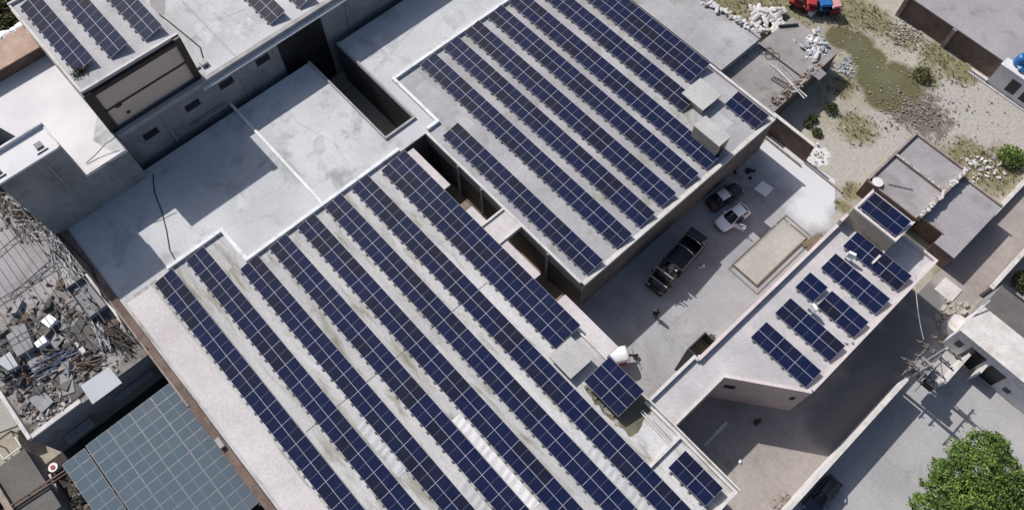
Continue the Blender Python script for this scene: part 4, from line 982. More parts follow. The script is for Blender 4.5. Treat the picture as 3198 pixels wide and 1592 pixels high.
# ------------------------------------------------------------------ courtyard objects
bed = thing('kerbed_bed', 'long sandy bed framed by two low kerb lines in the courtyard', 'raised bed', (-7.6, 41.9, 0))
b = MB(); b.box(-9.0, -6.15, 38.2, 45.7, 0, .14); b.build('fill', 'bed', bed)
def frame(x0, x1, y0, y1, wd, z1, name, mat, par):
    b = MB(); b.box(x0, x1, y0, y0+wd, .002, z1); b.box(x0, x1, y1-wd, y1, .002, z1); b.box(x0, x0+wd, y0+wd, y1-wd, .002, z1); b.box(x1-wd, x1, y0+wd, y1-wd, .002, z1)
    return b.build(name, mat, par)
frame(-9.14, -6.0, 38.06, 45.84, .14, .2, 'kerb', 'stain', bed); frame(-9.0, -6.14, 38.2, 45.7, .12, .17, 'kerb', 'bed', bed)
frame(-9.14, -5.45, 37.5, 46.4, .12, .08, 'outer_kerb', 'foot', bed)
bx = thing('open_tank', 'open topped tank standing against the pale parapet of the gatehouse', 'tank', (-5.35, 28, 0))
x0, x1, y0, y1 = -5.75, -4.64, 26.12, 28.35; zt = RT+.25
b = MB(); b.box(x0, x0+.1, y0, y1, 0, zt); b.box(x0+.1, x1, y0, y0+.1, 0, zt); b.box(x0+.1, x1, y1-.1, y1, 0, zt); b.build('wall', 'steel', bx)
b = MB(); b.box(x0+.1, x1, y0+.1, y1-.1, RT-1.0, RT-.9); b.build('floor', 'stain', bx)
def shrub(name, label, cat, x, y, z, r, h, n=260, mat='leaf_dry', leaf=.13, group=None):
    root = thing(name, label, cat, (x, y, z), 0, group)
    b = MB()
    for i in range(n):
        a = random.uniform(0, 6.283); q = r*math.sqrt(random.random()); zz = h*random.uniform(.15, 1)*(1-.5*(q/r)**2)
        c = Vector((x+math.cos(a)*q, y+math.sin(a)*q, z+zz)); d = Vector((random.gauss(0, 1), random.gauss(0, 1), random.gauss(0, .6))).normalized()
        e = d.orthogonal().normalized(); e = (Matrix.Rotation(random.uniform(0, 6.28), 3, d) @ e)*leaf*.4; d = d*leaf*random.uniform(.6, 1.2)
        b.face([c-d, c+e*.9, c+d, c-e*.9])
    b.build('foliage', mat, root)
    b = MB()
    for i in range(7):
        a = random.uniform(0, 6.283); b.tube([(x, y, z), (x+math.cos(a)*r*.3, y+math.sin(a)*r*.3, z+h*.4), (x+math.cos(a)*r*.7, y+math.sin(a)*r*.7, z+h*.8)], [.03, .02, .01], 5)
    b.build('stem', 'bark', root)
    return root
shrub('shrub', 'dark shrub growing beside the open topped tank', 'shrub', -5.15, 29.1, 0, .5, 5.4, 420, 'leaf_dry', .18)
for u, v, r, lb in ((2592, 345, .75, 'round dark bush standing alone between the long store and the pond'), (2522, 392, .45, 'small olive bush, left one of the trio behind the compound wall'), (2538, 375, .5, 'small olive bush, upper one of the trio behind the compound wall'), (2550, 418, .55, 'small olive bush, nearest the compound wall of the trio'), (2876, 240, 1.0, 'low round olive bush on the grass patch beside the pond')):
    q = at(u, v, 0); shrub('bush', lb, 'bush', q.x, q.y, 0, r, r*1.3, int(420*r), 'leaf_dry', .16, 'bushes on the dry ground')
q = at(3150, 500, 0); shrub('bush', 'dense green bush beside the low pale wall at the right edge', 'bush', q.x, q.y, 0, 1.3, 1.8, 700, 'leaf', .2, 'bushes on the dry ground')
q = at(3185, 880, 0); shrub('bush', 'brown dry thicket in the sandy yard at the right edge', 'bush', q.x+.3, q.y, 0, 1.2, 1.3, 500, 'leaf_dry', .2, 'bushes on the dry ground')
q = at(2425, 740, 0)
pl = thing('timber_pile', 'short pile of weathered timber lying against the courtyard wall near the roof room', 'timber', (-5.3, 46.2, 0))
for k in range(5):
    b = MB(); b.bar((-5.9+.22*k, 44.9+random.uniform(-.2, .2), .1+.05*(k % 2)), (-5.6+.2*k, 47.2+random.uniform(-.3, .3), .12+.05*(k % 2)), .16); b.build('plank', 'timber', pl)
q = at(2387, 590, 0)
b = MB(); b.hull8([(q.x-.7, q.y-.8, .012), (q.x+.7, q.y-.65, .012), (q.x+.6, q.y+.8, .012), (q.x-.75, q.y+.6, .012), (q.x-.7, q.y-.8, .04), (q.x+.7, q.y-.65, .04), (q.x+.6, q.y+.8, .04), (q.x-.75, q.y+.6, .04)])
tag(b.build('white_board', 'white'), 'pale square board lying flat on the shaded courtyard paving', 'board')
q = at(2345, 545, 0); b = MB()
for k in range(5): b.rock((q.x+random.uniform(-.6, .6), q.y+random.uniform(-.5, .5), .08), random.uniform(.15, .35), .5)
tag(b.build('dark_bags', 'black'), 'dark bags heaped on the shaded courtyard paving', 'bags')
a_, c_ = at(2285, 522, .1), at(2297, 545, .1)
b = MB(); b.tube([at(2278, 521, .12), at(2288, 524, .12), at(2294, 532, .12), at(2298, 542, .12)], .14, 8)
tag(b.build('rolled_mat', 'black'), 'dark rolled mat lying near the corner of the back hall', 'mat')
q = at(2195, 832, 0); b = MB(); b.rock((q.x, q.y, .1), .22, .6); b.rock((q.x-.15, q.y-.35, .08), .15, .6)
tag(b.build('white_bag', 'plastic_white'), 'small white bag on the ground right of the cargo truck', 'bag')
h0, h1 = at(2270, 1318, 0), at(2200, 1390, 0)
b = MB(); b.box(-1.9, 2.9, 22.6, 22.85, .002, .012); bb = MB()
bb.bar((h0.x, h0.y, .02), (h1.x, h1.y, .02), .28, .03)
tag(bb.build('pale_plank', 'coping'), 'single pale plank lying on the shaded road beside the gatehouse', 'plank')
q = at(2310, 1440, 0); b = MB(); b.rock((q.x, q.y, .1), .2, .5); tag(b.build('white_scrap', 'plastic_white'), 'small white scrap on the road beyond the near solar rack', 'litter')
# things on the pink house roof
for u, v, a, lb in ((2650, 806, .9, 'small white inverter box between the fourth solar row and the one by the roof room'), (2533, 970, .3, 'white inverter box near the gap of the split solar row on the pink house')):
    q = at(u, v, R+.1)
    t = thing('inverter_box', lb, 'inverter', (q.x, q.y, RT), -.6+a)
    b = MB(); b.box(-.32, .32, -.13, .13, .55, 1.3); b.build('case', 'white', t, loc=(0, 0, 0))
    b = MB(); b.box(-.28, -.24, -.1, .1, 0, .55); b.box(.24, .28, -.1, .1, 0, .55); b.build('stand', 'galv', t, loc=(0, 0, 0))
q = at(2663, 1068, R)
t = thing('roof_pipe_stub', 'small pale pipe stub on the roadside edge of the pink house roof', 'pipe', (q.x, q.y, RT))
b = MB(); b.tube([(q.x, q.y, RT), (q.x, q.y, RT+.5)], .09, 8); b.box(q.x-.5, q.x-.3, q.y-.5, q.y-.3, RT, RT+.2); b.build('pipe', 'coping', t)
# store roof clutter: sacks, poles, lattice, sheets
def sack(b, c, r, mi=0):
    """a slumped sack: a pillow of three rings, lying at a random angle"""
    a = random.uniform(0, 6.28); L_ = r*random.uniform(1.2, 1.7); w_ = r*random.uniform(.6, .9); t_ = r*random.uniform(.35, .55); tl = random.uniform(-.25, .25)
    ca, sa = math.cos(a), math.sin(a); k = len(b.v); n = 8
    for i, (f, q) in enumerate(((-1, .45), (-.75, .9), (0, 1), (.75, .9), (1, .45))):
        for j in range(n):
            th = 6.2832*j/n; y = w_*q*math.cos(th)*random.uniform(.9, 1.08); z = t_*q*math.sin(th)*random.uniform(.9, 1.1); x = f*L_
            b.v.append((c[0]+x*ca-y*sa, c[1]+x*sa+y*ca, c[2]+t_+z+x*tl))
    for i in range(4):
        for j in range(n):
            q = (j+1) % n; b.f.append((k+i*n+j, k+i*n+q, k+i*n+n+q, k+i*n+n+j)); b.m.append(mi)
    b.f.append(tuple(k+j for j in reversed(range(n)))); b.m.append(mi); b.f.append(tuple(k+4*n+j for j in range(n))); b.m.append(mi)
def chunk(b, c, r, mi=0):
    """a broken block or slab, tumbled"""
    M3 = Matrix.Rotation(random.uniform(0, 6.28), 3, 'Z') @ Matrix.Rotation(random.gauss(0, .35), 3, 'X') @ Matrix.Rotation(random.gauss(0, .35), 3, 'Y')
    l_, w_, t_ = r*random.uniform(.8, 1.7), r*random.uniform(.4, 1.0), r*random.uniform(.15, .55); P = []
    for z in (-1, 1):
        for x, y in ((-1, -1), (1, -1), (1, 1), (-1, 1)):
            P.append(Vector(c)+M3 @ Vector((x*l_*random.uniform(.7, 1), y*w_*random.uniform(.6, 1), z*t_)))
    b.hull8(P, mi)
def heap(name, label, cat, pts, rlo, rhi, mat, z, kind=None, sq=.5, sacks=False):
    b = MB(); mats = mat if isinstance(mat, list) else [mat]
    for u, v in pts:
        q = at(u, v, z); mi = random.randrange(len(mats))
        if name == 'roof_debris': q.x = min(q.x, random.uniform(-18.3, -17.45)); 
        if z > 4.5 and (q.x > -36.9 or q.y < -18.6 or q.y > -8.5): continue
        if sacks: sack(b, (q.x, q.y, q.z+random.uniform(0, .25)), random.uniform(rlo, rhi), mi)
        elif random.random() < .65: chunk(b, (q.x, q.y, q.z+.03+random.uniform(0, .12)), random.uniform(rlo, rhi)*random.choice((.5, .8, 1.2)), mi)
        else: b.rock((q.x, q.y, q.z+.03+random.uniform(0, .1)), random.uniform(rlo, rhi)*random.choice((.5, .7, 1)), sq, mi)
    o = b.build(name, mats); return tag(o, label, cat, None, kind)
heap('white_sacks', 'heap of white sacks behind the grey store, spilling over its corner', 'sacks', [(random.uniform(2345, 2450)-.0, random.uniform(30, 110)) for k in range(110)], .22, .42, ['white_soiled', 'coping', 'concrete', 'coping'], .3, 'stuff', .3, True)
heap('white_sheeting', 'crumpled white sheeting along the rear edge of the grey store roof', 'sheeting', [(2195+k*2.2+random.uniform(-5, 5), 5+k*1.25+random.uniform(-7, 7)) for k in range(70)], .12, .28, ['white_soiled', 'concrete', 'coping'], 3.94, 'stuff', .3, True)
heap('white_sheeting', 'white plastic sheet and rags spread on the far corner of the long store roof', 'sheeting', [(random.gauss(2545, 17), random.gauss(150, 22)) for k in range(80)], .12, .3, ['white_soiled', 'tarp', 'coping', 'concrete'], 2.84, 'stuff', .12, True)
heap('pale_powder', 'bright white powder heap spilled on the ground outside the compound wall', 'powder', [(random.gauss(2552, 13), random.gauss(487, 15)) for k in range(30)], .08, .22, ['white_soiled', 'coping'], 0, 'stuff', .1)
heap('grey_litter', 'grey and blue litter dumped by the corner of the long store', 'litter', [(random.gauss(2642, 14), random.gauss(212, 16)) for k in range(80)], .06, .2, 'tarp', .0, 'stuff')
heap('rubble_field', 'scattered dark rubble and stones on the ground between pond and path', 'rubble', [(random.gauss(2865, 62), random.gauss(345, 33)) for k in range(700)], .03, .12, 'brick_dust', 0, 'stuff')
heap('stones', 'pale stones and litter scattered along the foot of the brown compound', 'stones', [(random.gauss(2825, 45), random.gauss(112, 26)) for k in range(420)], .03, .12, ['coping', 'brick_dust', 'sand_light', 'brick_dust'], 0, 'stuff')
heap('ruin_rubble', 'pale broken blocks in the weedy corner behind the unfinished rooms', 'rubble', [(random.gauss(3065, 28), random.gauss(520, 18)) for k in range(110)], .06, .24, 'coping', 0, 'stuff')
heap('dug_earth', 'pale earth spilled against the road side of the long pale boundary wall', 'earth', [(random.gauss(2448, 14), random.gauss(1568, 12)) for k in range(45)], .1, .3, 'brick_dust', 0, 'stuff')
heap('roof_debris', 'brown broken bricks and debris along the ragged edge of the long store roof', 'debris', [(2420+k*1.35+random.gauss(0, 9), 330-k*1.02+random.gauss(0, 8)) for k in range(110)], .08, .28, ['brick_dust', 'brick', 'timber', 'concrete', 'steel'], 2.9, 'stuff')
def pole_on(label, p, q, z, r=.06, mat='timber'):
    b = MB(); b.tube([at(p[0], p[1], z), at(q[0], q[1], z)], r, 7)
    return tag(b.build('loose_pole', mat), label, 'pole', 'poles lying on the long store roof')
pole_on('pale pole on the long store roof, the longest, sticking out over the dark edge', (2405, 200), (2520, 302), 3.0, .07, 'coping')
pole_on('pale pole on the long store roof, second of the bundle sticking out over the edge', (2420, 205), (2512, 308), 3.02, .06, 'coping')
pole_on('thin grey pole on the long store roof, outermost of the bundle', (2440, 200), (2508, 272), 3.0, .05, 'galv')
pole_on('thick dark beam lying across the joint of the long store roof near the sacks', (2432, 82), (2492, 77), 3.05, .14, 'steel')
lt = thing('lattice_frame', 'rusty lattice frame like a ladder lying on the long store roof', 'frame', at(2440, 265, 2.9))
A, B_ = at(2408, 248, 2.98), at(2470, 288, 2.98); D = (B_-A); Nn = Vector((-D.y, D.x, 0)).normalized()*.8
b = MB(); b.bar(A, B_, .05); b.bar(A+Nn*.6, B_+Nn, .05)
for k in range(11): t = k/10; b.bar(A+D*t, A+D*t+Nn*(.6+.4*t), .04)
b.build('bars', 'rust', lt)
lt = thing('coiled_frame', 'rusty bent wire frame lying near the middle of the long store roof', 'frame', at(2400, 165, 2.9))
b = MB(); C_ = at(2398, 172, 2.98)
for k in range(4):
    cc = C_+Vector((k*.45-.7, (k % 2)*.5, 0)); b.tube([cc+Vector((math.cos(i*.785)*.4, math.sin(i*.785)*.5, 0)) for i in range(9)], .03, 5, cap=False)
b.build('wire', 'rust', lt)
b = MB(); q = at(2560, 225, 3.0); b.hull8([(q.x-.5, q.y-.9, 3.0), (q.x+.6, q.y-.8, 2.8), (q.x+.6, q.y+.5, 2.8), (q.x-.5, q.y+.4, 3.0), (q.x-.5, q.y-.9, 3.06), (q.x+.6, q.y-.8, 2.86), (q.x+.6, q.y+.5, 2.86), (q.x-.5, q.y+.4, 3.06)])
tag(b.build('grey_sheet', 'roof_dull'), 'grey metal sheet jutting over the edge of the long store roof', 'sheet')
# carts near the top edge
def cart(label, x, y, rz, m1, m2):
    r = thing('motor_cart', label, 'cart', (x, y, 0), rz, 'motor carts parked at the top edge')
    b = MB(); b.hull8([(-.9, -.5, .5), (.7, -.5, .5), (.7, .5, .5), (-.9, .5, .5), (-1.0, -.6, 1.0), (.7, -.6, 1.0), (.7, .6, 1.0), (-1.0, .6, 1.0)]); b.build('body', m1, r, loc=(0, 0, 0))
    b = MB(); b.hull8([(-1, -.6, 1.55), (.5, -.6, 1.55), (.5, .6, 1.55), (-1, .6, 1.55), (-.9, -.45, 1.72), (.4, -.45, 1.72), (.4, .45, 1.72), (-.9, .45, 1.72)]); b.build('canopy', m2, r, loc=(0, 0, 0))
    b = MB()
    for sx in (-.95, .45):
        for sy in (-.55, .55): b.bar((sx, sy, 1.0), (sx, sy, 1.56), .05)
    b.bar((.7, 0, .7), (1.5, 0, .6), .12); b.bar((1.25, -.35, 1.0), (1.25, .35, 1.0), .05); b.build('frame', 'steel', r, loc=(0, 0, 0))
    for px, py in ((-.5, -.6), (-.5, .6), (1.5, 0)):
        b = MB(); b.tube([(px, py-.06, .28), (px, py+.06, .28)], .28, 12); b.build('wheel', 'black', r, loc=(0, 0, 0))
for lb, u, v, a, m1, m2 in (('dark red motor cart, leftmost at the top edge', 2494, 6, .4, 'red_paint', 'rust'), ('motor cart with a bright red canopy at the top edge', 2530, 14, 2.2, 'red_paint', 'red_paint'), ('motor cart with a red and pink canopy right of the bright red one', 2560, 2, 1.2, 'red_paint', 'pink_cloth'), ('motor cart with a blue canopy at the top edge', 2580, 24, .9, 'blue_paint', 'blue_plastic'), ('motor cart with a pale pink canopy, rightmost at the top edge', 2600, 20, 2.6, 'red_paint', 'pink_cloth')):
    q = at(u, v, .8); cart(lb, q.x, q.y, a, m1, m2)
q = at(2537, 40, .3); b = MB(); b.box(q.x-.25, q.x+.25, q.y-.5, q.y+.4, 0, .6); b.box(q.x-.28, q.x+.28, q.y-.53, q.y+.43, .6, .66)
tag(b.build('white_crate', 'white_soiled'), 'small white crate on the ground in front of the motor carts', 'crate')
wt = thing('water_tank', 'crumpled blue water tank on the white outbuilding at the right edge', 'tank', at(3180, 200, 3.2))
q = at(3180, 200, 3.2); b = MB(); b.tube([(q.x, q.y, 3.16), (q.x, q.y, 3.4), (q.x, q.y, 4.3), (q.x, q.y, 4.5)], [.55, .65, .6, .35], 14); b.build('drum', 'blue_plastic', wt, smooth=True)
b = MB(); b.tube([(q.x, q.y, 4.5), (q.x, q.y, 4.6)], .3, 12); b.rock((q.x+.5, q.y-.5, 3.5), .5); b.build('lid', 'blue_plastic', wt)
gs = thing('satellite_dish', 'small white round dish with a rusty rim among the unfinished rooms', 'dish', at(2738, 568, 2.9))
q = at(2740, 570, 2.95); b = MB(); b.tube([(q.x, q.y, 2.75), (q.x, q.y, 2.95), (q.x, q.y, 3.05)], [.2, .45, .55], 12); b.build('bowl', 'white_soiled', gs); b = MB(); b.rock((q.x-.5, q.y+.3, 2.85), .35); b.build('mount', 'rust', gs)
b = MB(); b.tube([at(2775, 575, 2.8), at(2850, 592, 2.8)], .04, 6); tag(b.build('thin_rod', 'steel'), 'thin dark rod lying on the roof of the unfinished rooms', 'rod')
b = MB(); b.tube([at(2965, 1054, 3.0), at(3092, 938, 4.6)], .06, 8); tag(b.build('slanting_pole', 'coping'), 'long pale pole slanting across the end of the white workshop', 'pole')
yt = thing('corner_turret', 'rounded whitewashed corner bay at the road end of the white workshop', 'turret', (8.9, 48.1, 0))
b = MB(); b.tube([(9.1, 48.2, 0), (9.1, 48.2, 1.5)], .9, 24); b.build('wall', 'white_soiled', yt, smooth=False)
b = MB(); b.tube([(9.1, 48.2, 1.5), (9.1, 48.2, 1.6)], .94, 24); b.build('coping', 'coping', yt)
jw = thing('yard_wall', 'short pale wall between the transformer pole and the white workshop', 'wall', (11.4, 45, 0))
b = MB(); b.box(11.3, 11.5, 42.2, 46.2, 0, 2.0); b.build('wall', 'white_soiled', jw)
b = MB(); b.box(11.26, 11.54, 42.2, 46.2, 2.0, 2.08); b.build('coping', 'coping', jw)
b = MB(); q = at(2958, 905, 0); b.box(q.x-.9, q.x+1.0, q.y-.9, q.y+1.0, .005, .09); tag(b.build('concrete_pad', 'coping'), 'pale square concrete pad on the dark road', 'slab')
heap('road_earth', 'olive earth and gravel heap on the road beside the rounded white bay', 'earth', [(random.gauss(2980, 24), random.gauss(985, 20)) for k in range(90)], .15, .45, 'sand_light', .0, 'stuff', .5)

b = MB(); rg = random.Random(4)
for u, v, r in WEEDS:
    c0 = at(u, v, 0)
    for k in range(int(38*r)):
        a = rg.uniform(0, 6.283); q = r*1.05*math.sqrt(rg.random()); x, y = c0.x+math.cos(a)*q, c0.y+math.sin(a)*q
        if -24.5 < x < -17 and y < 64.8: continue
        if -6.2 < x < 5 and y < 62.2: continue
        if y > 76 and x > -17.3: continue
        hh = rg.uniform(.08, .3)
        for j in range(5):
            t = rg.uniform(0, 6.283); w_ = rg.uniform(.05, .12); l_ = rg.uniform(.08, .22)
            dx, dy = math.cos(t), math.sin(t)
            b.face([(x-dy*w_/2, y+dx*w_/2, 0), (x+dy*w_/2, y-dx*w_/2, 0), (x+dx*l_, y+dy*l_, hh)])
tag(b.build('weeds', 'weed'), 'olive weeds and grass tufts scattered over the dry ground and verges', 'weeds', None, 'stuff')
heap('loose_stones', 'small stones scattered over the dry ground beyond the courtyard', 'stones', [(random.uniform(2560, 3150), random.uniform(60, 460)) for k in range(700)], .02, .09, ['brick_dust', 'coping', 'sand_light'], 0, 'stuff')

# ------------------------------------------------------------------ trees
def tree(name, label, x, y, H, lobes, leaves, mat, leaf=.28, trunk_r=.28, z0=0.0, seed=1):
    rnd = random.Random(seed)
    root = thing(name, label, 'tree', (x, y, z0))
    b = MB(); b.tube([(x, y, z0), (x+.1, y+.05, z0+H*.25), (x+.05, y-.1, z0+H*.5)], [trunk_r, trunk_r*.75, trunk_r*.5], 10)
    for lx, ly, lz, r in lobes:
        m = Vector((x, y, z0+H*.42)); e = Vector((lx, ly, lz)); b.tube([m, m.lerp(e, .5)+Vector((0, 0, .2)), e], [trunk_r*.45, trunk_r*.25, .03], 7)
    b.build('trunk', 'bark', root)
    b = MB()
    tot = sum(r**2 for *_, r in lobes)
    for lx, ly, lz, r in lobes:
        n = int(leaves*r*r/tot)
        # clumps on the lobe, leaves round each clump
        for c in range(max(3, n//26)):
            d = Vector((rnd.gauss(0, 1), rnd.gauss(0, 1), rnd.gauss(.25, .8))).normalized()
            cc = Vector((lx, ly, lz))+Vector((d.x, d.y, d.z*.8))*r*rnd.uniform(.55, 1.05)
            cr = r*rnd.uniform(.16, .3)
            for k in range(26):
                p = cc+Vector((rnd.gauss(0, .5), rnd.gauss(0, .5), rnd.gauss(0, .4)))*cr
                nrm = (d*.6+Vector((rnd.gauss(0, .6), rnd.gauss(0, .6), rnd.gauss(.5, .5)))).normalized()
                a = nrm.orthogonal().normalized(); a = Matrix.Rotation(rnd.uniform(0, 6.28), 3, nrm) @ a; e = nrm.cross(a)
                s = leaf*rnd.uniform(.6, 1.25)
                b.face([p-a*s*.5, p+e*s*.28, p+a*s*.5, p-e*s*.28])
    b.build('crown', mat, root)
    return root
q = at(3075, 1520, 4.5)
lob = []
for u, v, z, r in ((3000, 1420, 5.2, 1.2), (3080, 1400, 5.6, 1.5), (3060, 1470, 6.3, 1.7), (2980, 1490, 5.0, 1.5), (3140, 1470, 5.0, 1.5), (2930, 1530, 4.2, 1.3), (3030, 1550, 5.6, 1.7), (3110, 1550, 5.6, 1.7), (2890, 1590, 3.6, 1.3), (2945, 1470, 4.0, 1.0), (3120, 1395, 4.8, 1.1), (2990, 1610, 4.8, 1.7), (3090, 1620, 5.0, 1.8), (3190, 1540, 4.6, 1.5), (3190, 1610, 4.4, 1.7)):
    p = at(u, v, z); lob.append((p.x, p.y, z, r))
tree('leafy_tree', 'bushy bright green tree standing in the bright yard at the lower right corner', q.x, q.y, 7.0, lob, 42000, 'leaf', .22, .3, 0, 5)
q = at(20, 60, 3.0); lob = []
for u, v, z, r in ((-20, 30, 2.5, 2.4), (30, 95, 2.2, 2.0), (-30, 110, 2.4, 2.2), (60, 110, 1.6, 1.5), (20, 20, 1.6, 1.8)):
    p = at(u, v, z); lob.append((p.x, p.y, z, r))
tree('olive_tree', 'dusty olive green tree in the gap beyond the tall block at the top left corner', q.x, q.y, 5, lob, 9000, 'leaf_dry', .34, .25, 0, 8)
sheet('dark_ground', [(-140, -30), (-70.4, -30), (-70.4, 1.0), (-67.6, 1.0), (-67.6, 10.4), (-95, 10.4), (-140, 40)], .008, 'shade_dark')  # dark of the shaded gap put into the ground colour
p = at(3180, 1420, 0)
ws = thing('white_stall', 'white striped canopy partly hidden by the green tree at the right edge', 'canopy', (p.x+1.2, p.y+2.2, 0))
b = MB()
for k in range(7): b.box(p.x+.1+k*.42, p.x+.40+k*.42, p.y+1.2, p.y+4.0, 2.4-.02*k, 2.45-.02*k)
b.build('slats', 'white', ws); b = MB()
for sx in (.2, 2.9):
    for sy in (1.3, 3.9): b.box(p.x+sx-.04, p.x+sx+.04, p.y+sy-.04, p.y+sy+.04, 0, 2.3)
b.build('post', 'galv', ws)

# ------------------------------------------------------------------ scrap on the open building
ZS = R-.8
def truss(p, q, z, hgt=.55, n=9):
    """flat lattice girder between two photo points"""
    A = at(p[0], p[1], z); B2 = at(q[0], q[1], z); U = Vector((1.0, 0, 0))*hgt
    b = MB(); b.bar(A, B2, .07); b.bar(A+U, B2+U, .07)
    for k in range(n):
        t0, t1 = k/n, (k+1)/n; b.bar(A.lerp(B2, t0), (A+U).lerp(B2+U, t0), .05); b.bar(A.lerp(B2, t0), (A+U).lerp(B2+U, t1), .04)
    b.bar(B2, B2+U, .05); return b
fr = thing('steel_roof_frame', 'open steel roof frame of lattice girders and thin purlins over the scrap building', 'steel frame', at(100, 760, ZS))
for p, q, n in (((-60, 832), (112, 686), 7), ((-90, 990), (185, 818), 11), ((-80, 1120), (130, 1010), 8)):
    truss(p, q, ZS+2.4, .6, n).build('girder', 'steel', fr)
for y in (-9.0, -10.1, -11.3, -12.5, -13.8, -15.1, -16.5, -17.9):
    b = MB(); x1 = random.uniform(-42, -38.5); b.bar((-60, y, ZS+2.55), (x1 if y > -12 else -41, y, ZS+2.55), .055); b.build('purlin', 'steel', fr)
for x in (-55, -49, -43):
    for y in (-9.0, -17.9):
        b = MB(); b.box(x-.06, x+.06, y-.06, y+.06, ZS, ZS+2.4); b.build('post', 'steel', fr)
def rods(name, label, c, ang, n, L, spread, mats, z=None, jit=.25, r=(.025, .05)):
    z = ZS if z is None else z; q = at(c[0], c[1], z); b = MB()
    for k in range(n):
        a = ang+random.gauss(0, jit); l = L*random.uniform(.5, 1); o = Vector((random.gauss(0, spread), random.gauss(0, spread*.5), random.uniform(.05, .55)))
        o = Matrix.Rotation(ang, 3, 'Z') @ Vector((o.x, o.y, o.z)); d = Vector((math.cos(a), math.sin(a), random.gauss(0, .06)))*l/2
        b.tube([q+o-d, q+o+d], random.uniform(*r), 5, random.randrange(len(mats)))
    o = b.build(name, mats); return tag(o, label, 'scrap metal', None, 'stuff')
rods('scrap_rods', 'tangle of grey steel rods behind the metal trough of the scrap building', (205, 810), -.15, 90, 3.2, 1.0, ['galv', 'steel', 'wall_grey', 'galv'])
rods('scrap_rods', 'sheaf of grey green pipes leaning past the metal trough on the scrap building', (225, 870), -.05, 55, 3.4, .6, ['galv', 'wall_grey', 'coping'], None, .12, (.03, .07))
rods('scrap_rods', 'bundle of grey pipes below the metal trough on the scrap building', (318, 1045), -.1, 60, 2.6, .6, ['galv', 'wall_grey', 'steel'], None, .18, (.03, .06))
rods('scrap_rods', 'heap of dark scrap bars against the brown wall on the scrap building', (375, 1060), .1, 60, 2.2, .7, ['steel', 'rust', 'black'], None, .5)
rods('scrap_rods', 'heap of dark blue pipes in the middle of the scrap building', (175, 1135), 1.35, 80, 2.6, .75, ['blue_paint', 'blue_paint', 'steel', 'tarp'], None, .35, (.03, .06))
rods('scrap_rods', 'rusty bars strewn over the near end of the scrap building', (280, 1130), 1.2, 25, 2.0, .7, ['rust', 'timber', 'steel'], None, .4)
rods('scrap_rods', 'dark twisted bars strewn across the upper end of the scrap building', (100, 700), .2, 50, 2.4, 1.3, ['steel', 'rust', 'galv'], None, .7)
tr = thing('metal_trough', 'grey open metal trough amid the pipes of the scrap building', 'trough', at(285, 940, ZS), math.radians(2))
b = MB(); x0, x1, y0, y1 = -1.9, 1.9, -.85, .85
b.box(x0, x1, y0, y1, .5, .55); b.box(x0, x1, y0, y0+.06, .55, 1.05); b.box(x0, x1, y1-.06, y1, .55, 1.05); b.box(x0, x0+.06, y0+.06, y1-.06, .55, 1.05); b.box(x1-.06, x1, y0+.06, y1-.06, .55, 1.05); b.build('tray', 'wall_grey', tr, loc=(0, 0, 0))
b = MB()
for k in range(9): b.rock((-1.3+.32*k, random.uniform(-.3, .3), .6), .34, .4)
b.build('contents', 'wall_grey', tr, loc=(0, 0, 0))
b = MB()
for sx in (x0+.1, x1-.1):
    for sy in (y0+.1, y1-.1): b.box(sx-.05, sx+.05, sy-.05, sy+.05, 0, .5)
b.build('leg', 'steel', tr, loc=(0, 0, 0))
def slab(name, label, cat, pts, z, t, mat, tilt=0):
    b = MB(); P = [at(u, v, z) for u, v in pts]
    lo = [Vector((p.x, p.y, z+tilt*i)) for i, p in enumerate(P)]
    b.hull8(lo+[p+Vector((0, 0, t)) for p in lo]); return tag(b.build(name, mat), label, cat)
slab('white_box', 'bright white flat carton near the middle of the scrap building', 'box', [(137, 1010), (164, 986), (186, 1004), (163, 1030)], ZS+.2, .55, 'plastic_white')
slab('white_box', 'white rounded bale left of the blue pipe heap', 'bale', [(118, 1078), (148, 1052), (160, 1072), (128, 1092)], ZS+.2, .6, 'plastic_white')
slab('pale_sheet', 'pale upright sheet between blue pipes and grey pipe bundle', 'sheet', [(236, 1074), (252, 1066), (272, 1098), (262, 1112)], ZS+.1, .25, 'coping')
slab('tan_board', 'tan plywood board lying beside the blue pipe heap', 'board', [(196, 1168), (256, 1128), (262, 1140), (204, 1178)], ZS+.1, .1, 'timber')
slab('grey_tarp', 'large grey tarpaulin sheet stretched over the near corner of the scrap building', 'tarpaulin', [(252, 1205), (340, 1145), (382, 1195), (290, 1262)], ZS+.9, .06, 'tarp')
slab('pallet_stack', 'grey slatted stack of crates at the left edge of the scrap building', 'crates', [(35, 1058), (92, 1018), (120, 1092), (70, 1122)], ZS+.1, .8, 'wall_grey')
slab('pallet_stack', 'flat pale grey cover left of the slatted crates', 'cover', [(0, 1135), (45, 1105), (72, 1150), (42, 1165)], ZS+.1, .7, 'tarp')
heap('rubble_heap', 'pale rubble and broken concrete covering the near end of the scrap building', 'rubble', [(random.gauss(165, 52), random.gauss(1255, 38)) for k in range(620)], .05, .22, ['bed', 'brick_dust', 'concrete', 'brick', 'roof_dark', 'roof_dark'], ZS, 'stuff', .4)
heap('rubble_heap', 'dark rubble and litter spread through the middle of the scrap building', 'rubble', [(random.gauss(200, 90), random.gauss(1050, 80)) for k in range(520)], .05, .22, ['rust', 'brick_dust', 'brick', 'steel', 'wall_grey'], ZS, 'stuff')
heap('scrap_sheets', 'broken sheets and boards strewn between the trough and the tarpaulin', 'scrap', [(random.gauss(235, 70), random.gauss(1075, 75)) for k in range(110)], .3, .75, ['steel', 'wall_shade', 'wall_grey', 'roof_dark', 'brick_dust', 'shade_dark', 'wall_shade', 'brick'], ZS, 'stuff')
